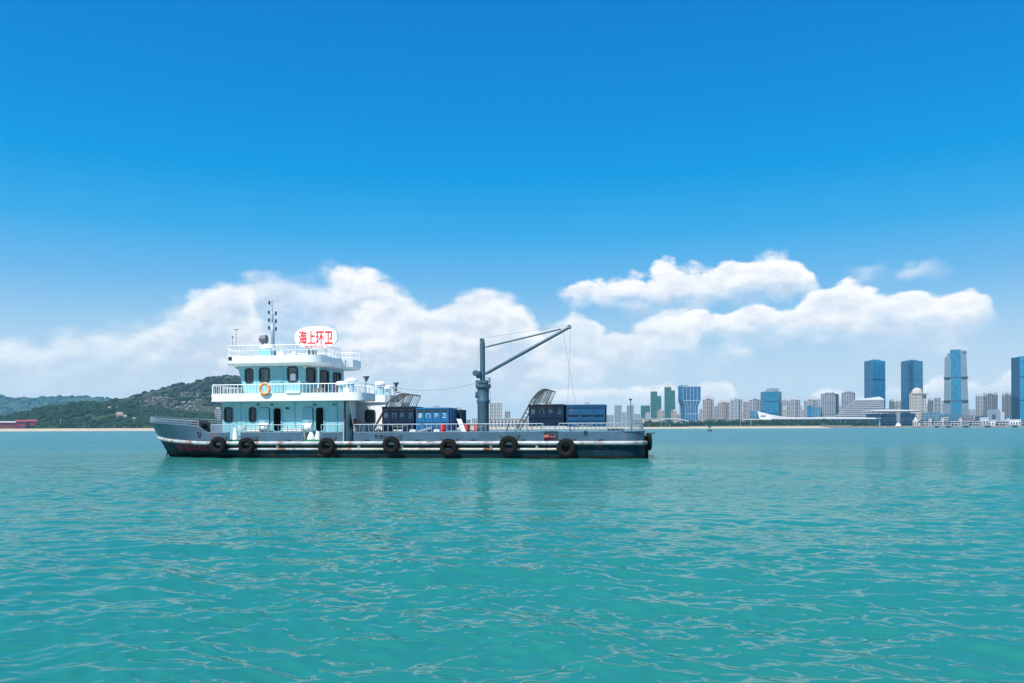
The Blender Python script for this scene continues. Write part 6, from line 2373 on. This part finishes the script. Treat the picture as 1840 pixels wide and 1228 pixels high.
for zz in (4.5, 9.0, 13.0):
    MB().box(-36.3, 44.3, 19.6, 44.2, zz, zz + 0.6).build('floor_edge', 'wall_white', e_)
e_, w_, d_, H = bld('quay_pavilion', 'small white domed pavilion on the quay right of the canopy shaft', 1640, 1650, 750, 1460, 12, zb=3.4)
MB().box(-w_ / 2, w_ / 2, -6, 6, 0, H * 0.55).build('wall', 'wall_white', e_)
for k in range(3):
    x = -w_ / 2 + w_ * (k + 0.5) / 3
    MB().box(x - 0.9, x + 0.9, -6.1, -5.9, 0.6, H * 0.42).build('archway', 'window_dark', e_)
MB().box(-w_ / 2 - 0.6, w_ / 2 + 0.6, -6.6, 6.6, H * 0.55, H * 0.62).build('cornice', 'wall_white', e_)
MB().lathe([(w_ * 0.26, 0), (w_ * 0.26, H * 0.14), (w_ * 0.18, H * 0.28), (0.3, H * 0.38)], (0, 0, H * 0.62), 14).build('dome', 'roof_white', e_, smooth=50)

# -- right group
resi(1667, 1677.5, 717, 2000, 'wall_brown', 'brown tower just right of the domed tower')
resi(1678, 1691, 711.5, 1980, 'wall_grey', 'blue grey tower with white upright stripe right of the domed tower', 'glass_navy', bay=7)
resi(1691.5, 1705, 716, 1960, 'wall_white', 'white and brown balcony tower at the foot of the tapered tower')

# tapered tower
Yt = 1850
e_ = empty('office_tower', 'tallest tapered tower with blue glass front and grey stone flanks', 'building', (far(1729, 760, Yt).x, Yt + 25, ZB))
CT = turn(e_)
def tx_(px):
    return (px - 1729) * Yt / FPX * CT
H = far(1729, 629, Yt).z - ZB
Hs = far(1712, 641, Yt).z - ZB
z3 = far(1729, 678, Yt).z - ZB
z4 = far(1729, 720, Yt).z - ZB
def tap(b0, b1, t0_, t1_, z0_, z1_, y0, y1, m_, nm):
    MB().prism([(tx_(b0), y0), (tx_(b1), y0), (tx_(b1), y1), (tx_(b0), y1)], z0_, z1_, [(tx_(t0_), y0), (tx_(t1_), y0), (tx_(t1_), y1), (tx_(t0_), y1)]).build(nm, m_, e_)
tap(1720, 1739.5, 1718.5, 1737.5, 0, H, -25, 22, 'glass_teal', 'glass_front')
tap(1740, 1752.5, 1738, 1747.5, 0, H - 1, -22, 22, 'stone_band', 'stone_flank')
tap(1705.5, 1719.5, 1708.5, 1718, 0, Hs, -22, 22, 'stone_band', 'stone_flank')
tap(1712, 1720, 1714, 1718.6, Hs, H - 6, -20, 18, 'stone_band', 'stone_shoulder')
for zz in (z3, z4):
    MB().box(tx_(1706.5), tx_(1751), -25.6, 22.4, zz - 0.9, zz + 0.9).build('belt_course', 'dark_steel', e_)
fl_ = MB()
z = 4
while z < H - 3:
    fl_.box(tx_(1720) - 0.05, tx_(1738), -25.2, -24.9, z, z + 0.4)
    z += 4.2
fl_.build('floor_lines', 'glass_blue', e_, kind='stuff')
fn_ = MB()
for k in range(4):
    px = 1742 + k * 2.6
    f = 0.4
    fn_.slab([(tx_(px) , -22.4, 0), (tx_(px) + 0.8, -22.4, 0), (tx_(1739.5 + k * 2.1) + 0.8, -22.4, H - 2), (tx_(1739.5 + k * 2.1), -22.4, H - 2)], (0, 0.3, 0))
for k in range(4):
    px = 1708 + k * 2.9
    fn_.slab([(tx_(px) , -22.4, 0), (tx_(px) + 0.8, -22.4, 0), (tx_(1710 + k * 2.1) + 0.8, -22.4, Hs - 2), (tx_(1710 + k * 2.1), -22.4, Hs - 2)], (0, 0.3, 0))
fn_.build('flank_fins', 'stone_band', e_, kind='stuff')
for k in range(3):
    x = tx_(1740.5) + k * 3.2
    MB().box(x, x + 2.2, -22.8, -22.3, H - 8, H - 4.5).build('roof_letter', 'glass_blue', e_)
MB().box(tx_(1719), tx_(1737), -20, 15, H, H + 1.5).build('parapet', 'glass_blue', e_)

resi(1752.5, 1765.5, 709, 1950, 'wall_lilac', 'grey balcony tower right of the tallest tapered tower', wings=0)
resi(1766, 1793, 705, 1930, 'wall_brown', 'dark brown residential tower above the square window block', wings=1, bay=4)
resi(1800, 1818, 706, 1930, 'wall_brown', 'dark residential tower left of the blue tower at the picture edge', 'glass_navy', wings=1)
e_, w_, d_, H = bld('museum_block', 'pale grey cube with one square dark window', 1774, 1797, 736.5, 1600, 28)
MB().box(-w_ / 2, w_ / 2, -14, 14, 0, H).build('wall', 'stone_band', e_)
MB().box(-w_ * 0.12, w_ * 0.16, -14.3, -13.9, H * 0.42, H * 0.72).build('window', 'window_dark', e_)
MB().box(w_ / 2, w_ / 2 + 7, -10, 14, 0, H * 0.86).build('annex', 'wall_lilac', e_)
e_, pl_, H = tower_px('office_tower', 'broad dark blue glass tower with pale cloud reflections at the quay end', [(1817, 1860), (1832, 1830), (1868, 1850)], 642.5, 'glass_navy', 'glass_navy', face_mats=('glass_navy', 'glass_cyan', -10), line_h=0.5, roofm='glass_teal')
for i, (x0, x1, yt, lb, m_) in enumerate(((1655, 1690, 741, 'low pale blue glazed block behind the ferry piers', 'glass_pale'), (1690, 1722, 744, 'low teal block at the foot of the tapered tower', 'glass_teal'),
                                       (1720, 1750, 746, 'low grey block in front of the tapered tower', 'stone_band'), (1752, 1774, 747, 'low dark block left of the square window cube', 'glass_navy'), (1799, 1818, 748, 'low blue block right of the square window cube', 'glass_blue'))):
    e_, w_, d_, H = bld('low_block', lb, x0, x1, yt, 1640 + 6 * i, 26)
    facade(e_, w_, d_, H, m_, 'window_grey', bay=7, floor_h=4, seed=100 + i, crown=False)


# -- the hazy rows farther back
rf_ = random.Random(12)
px = 1246.0
while px < 1850:
    wp = rf_.uniform(7, 15)
    hazy = 'hazy pale block in the back rows behind the waterfront towers'
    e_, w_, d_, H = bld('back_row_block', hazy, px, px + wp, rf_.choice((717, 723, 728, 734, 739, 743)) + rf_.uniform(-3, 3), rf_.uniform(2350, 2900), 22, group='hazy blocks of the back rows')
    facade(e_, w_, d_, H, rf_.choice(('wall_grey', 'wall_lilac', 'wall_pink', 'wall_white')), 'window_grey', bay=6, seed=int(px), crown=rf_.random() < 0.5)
    px += wp + rf_.uniform(-3, 4)
px = 1250.0
while px < 1850:
    wp = rf_.uniform(8, 22)
    e_, w_, d_, H = bld('waterfront_shop', 'low waterfront house half hidden at the foot of the towers', px, px + wp, rf_.uniform(752, 757), rf_.uniform(1660, 1720), 14, group='low houses at the foot of the towers')
    facade(e_, w_, d_, H, rf_.choice(('wall_grey', 'wall_white', 'wall_cream', 'wall_brown', 'glass_pale')), 'window_dark', bay=5, floor_h=3.6, seed=int(px), crown=False)
    px += wp + rf_.uniform(0, 8)


# -- ferry piers: white gate frames over dark slipways, set into the quay
def pier(pxc, wpx, label, k):
    Y = 1440
    p = far(pxc, 760, Y)
    e_ = empty('ferry_pier', label, 'pier', (p.x, Y, 3.42), 0, 'ferry piers on the quay')
    w_ = wpx * Y / FPX
    MB().box(-w_ / 2, w_ / 2, -8, 8, 6.6, 7.6).build('roof', 'wall_grey', e_)
    MB().box(-w_ / 2 + 1, w_ / 2 - 1, -7, 7, 3.0, 3.7).build('upper_floor', 'roof_white', e_)
    for x in np.linspace(-w_ / 2 + 1, w_ / 2 - 1, 4):
        MB().box(x - 0.4, x + 0.4, -7.5, -6.7, 0, 6.6).build('column', 'wall_grey', e_)
    MB().box(-w_ / 2 + 1.5, w_ / 2 - 1.5, -5, 6, 0, 3.0).build('glass_hall', 'window_dark', e_)
    MB().box(-w_ / 2 + 2, w_ / 2 - 2, -4, 6, 3.7, 6.6).build('upper_glass', 'window_grey', e_)
    MB().box(w_ / 2 - 2.0, w_ / 2 + 1.5, -6, -2, 0, 12.5).build('stair_tower', 'wall_grey', e_)
    mouth = MB().box(-w_ * 0.22, w_ * 0.18, -37.8 - 0.5, -20, -3.6, -0.15).build('slipway_mouth', 'window_dark', e_)
    MB().box(-w_ * 0.30, w_ * 0.26, -39.5, -20, -0.05, 1.4).build('slipway_hood', 'wall_lilac', e_)


for k, (pxc, wpx, lb) in enumerate(((1663, 13, 'ferry pier beside the small domed pavilion'), (1683, 17, 'ferry pier below the blue grey striped tower'), (1714, 19, 'ferry pier with white roof before the tapered tower'),
                                   (1752, 18, 'ferry pier left of the square window cube'), (1800, 18, 'ferry pier below the dark residential tower'), (1846, 16, 'ferry pier at the foot of the broad dark blue tower'))):
    pier(pxc, wpx, lb, k)
for i, (x0, x1, yt, m_, lb) in enumerate(((1692, 1704, 750, 'wall_brown', 'brown quay building between two ferry piers'), (1724, 1744, 753, 'wall_brown', 'brown quay building right of the white roofed pier'), (1761, 1776, 750.5, 'wall_grey', 'grey quay building left of the cube'), (1776, 1791, 756, 'wall_white', 'white quay shed below the cube'), (1806, 1834, 754, 'wall_white', 'white vaulted quay shed before the broad blue tower'))):
    e_, w_, d_, H = bld('quay_building', lb, x0, x1, yt, 1490 + 4 * i, 16, zb=3.42)
    MB().box(-w_ / 2, w_ / 2, -8, 8, 0, H - 0.7).build('wall', m_, e_)
    MB().box(-w_ / 2 - 0.7, w_ / 2 + 0.7, -8.7, 8.7, H - 0.7, H).build('roof', 'roof_white' if i != 1 else 'wall_red', e_)
    nwin = max(3, int(w_ / 4))
    for k in range(nwin):
        x = -w_ / 2 + w_ * (k + 0.5) / nwin
        MB().box(x - 1.1, x + 1.1, -8.1, -7.9, 1.2, max(2.2, H * 0.55)).build('window', 'window_dark', e_)


# ------------------------------------------------------------------ trees on the shores
def tree_proto(seed, h_, r_):
    rg = np.random.default_rng(seed)
    e_ = empty('shore_tree', 'bushy dark green tree in the belt along the city beach', 'tree', (0, 0, 0), 0, 'trees along the city shore')
    MB().tube([(0, 0, 0), (0.15, 0.1, h_ * 0.3), (0, 0, h_ * 0.7)], [0.3, 0.22, 0.08], 6).build('trunk', 'tree_bark', e_)
    mb = MB()
    nl = 300
    for k in range(nl):
        # clumps of leaf faces through an uneven crown
        if k % 15 == 0:
            d_ = rg.normal(size=3)
            d_ /= np.linalg.norm(d_)
            cc = d_ * np.array([r_, r_, h_ * 0.33]) * (0.35 + 0.6 * rg.random()) + np.array([0, 0, h_ * 0.62])
        p = cc + rg.normal(size=3) * r_ * 0.22
        a, b = rg.normal(size=3), rg.normal(size=3)
        a /= np.linalg.norm(a)
        b -= a * a.dot(b)
        b /= np.linalg.norm(b)
        s_ = r_ * 0.20 * (0.6 + 0.8 * rg.random())
        mb.add([p - a * s_, p + b * s_ * 0.7, p + a * s_, p - b * s_ * 0.7], [(0, 1, 2, 3)])
    mb.build('crown', 'tree_leaf', e_)
    return e_


protos = [tree_proto(100 + k, 9.5 + 1.2 * (k % 3), 4.2 + 0.5 * (k % 2)) for k in range(5)]
used = [False] * 5
rt = random.Random(4)


def plant(px, Y, s_, label=None, group=None, z=ZB):
    k = rt.randrange(5)
    if used[k]:
        t_ = copy_tree(protos[k])
    else:
        t_, used[k] = protos[k], True
    t_.location = (far(px, 760, Y).x, Y, z - 0.1)
    t_.rotation_euler.z = rt.uniform(0, 6.28)
    t_.scale = (s_, s_, s_ * rt.uniform(0.85, 1.15))
    if label:
        t_['label'], t_['group'] = label, group


px = 1157.0
while px < 1575:
    plant(px + rt.uniform(-2, 2), 1510 + rt.uniform(-12, 14), rt.uniform(0.75, 1.15))
    px += rt.uniform(2.4, 4.8)
px = 68.0
while px < 400:
    plant(px + rt.uniform(-2, 2), 1322 + rt.uniform(-6, 10), rt.uniform(0.55, 0.95), 'bushy dark green tree along the left beach below the wooded hill', 'trees along the left beach', 3.6)
    px += rt.uniform(4.5, 8.0)
for px in (1655, 1670, 1672, 1700, 1727, 1731, 1738, 1763, 1768, 1812, 1815):
    plant(px, 1530 + rt.uniform(-4, 4), rt.uniform(0.8, 1.2), 'bushy green tree standing between the quay buildings', 'trees between the quay buildings', 3.4)

# low hedge mass under the trees
def belt(name, px0, px1, Y, dY, count, size, label, z):
    rg = np.random.default_rng(int(px0) + 300)
    iv, ifc = ico()
    mb = MB()
    for k in range(count):
        x = far(px0 + (px1 - px0) * rg.random(), 760, Y).x
        y = Y + dY * rg.random()
        s_ = size * (0.6 + 0.9 * rg.random())
        q_ = iv * (1 + 0.5 * (rg.random((len(iv), 1)) - 0.5)) * np.array([s_ * 1.4, s_, s_]) + np.array([x, y, z + s_ * 0.5])
        mb.add(q_, ifc)
    mb.build(name, 'tree_leaf', None, kind='stuff', label=label)


belt('shore_shrubs', 1154, 1580, 1505, 40, 900, 2.6, 'dense green shrubs below the trees of the city shore', ZB)
belt('beach_shrubs', 67, 420, 1316, 60, 900, 2.6, 'dense green shrubs behind the left beach', 3.5)

# ------------------------------------------------------------------ buoy
Yb = 408.0
p = far(1275, 775.3, Yb)
mat('buoy_green', (0.02, 0.10, 0.06), 0.5)
mat('buoy_dark', (0.03, 0.035, 0.035), 0.6)
bu = empty('channel_buoy', 'dark channel buoy with green lantern frame floating off the beach', 'buoy', (p.x, Yb, -0.3))
MB().lathe([(1.0, -0.4), (1.2, 0.0), (1.22, 0.75), (1.1, 0.95), (0.5, 1.05)], (0, 0, 0), 18).build('float', 'buoy_dark', bu, smooth=40)
for k in range(4):
    a = math.pi / 4 + k * math.pi / 2
    MB().tube([(0.75 * math.cos(a), 0.75 * math.sin(a), 1.0), (0.3 * math.cos(a), 0.3 * math.sin(a), 2.6)], 0.07, 6).build('leg', 'buoy_green', bu)
MB().lathe([(0.7, 0), (0.75, 0.1), (0.75, 1.0), (0.45, 1.15), (0.1, 1.2)], (0, 0, 2.3), 8).build('lantern_cage', 'buoy_green', bu, smooth=40)
MB().lathe([(0.15, 0), (0.18, 0.15), (0.18, 0.45), (0.05, 0.55)], (0, 0, 3.5), 8).build('lantern', 'buoy_dark', bu, smooth=40)

# ------------------------------------------------------------------ air
hz = MB().box(-7200, 7200, -7200, 7200, -1.8, 192).build('haze', 'sand')
hz['kind'] = 'stuff'
hm = bpy.data.materials.new('haze_air')
hm.use_nodes = True
hm.node_tree.nodes.remove(hm.node_tree.nodes['Principled BSDF'])
pv_ = hm.node_tree.nodes.new('ShaderNodeVolumePrincipled')
pv_.inputs['Color'].default_value = (0.32, 0.74, 1.0, 1.0)
pv_.inputs['Density'].default_value = 0.00007
pv_.inputs['Anisotropy'].default_value = 0.0
hm.node_tree.links.new(pv_.outputs[0], hm.node_tree.nodes['Material Output'].inputs['Volume'])
hz.data.materials.clear()
hz.data.materials.append(hm)
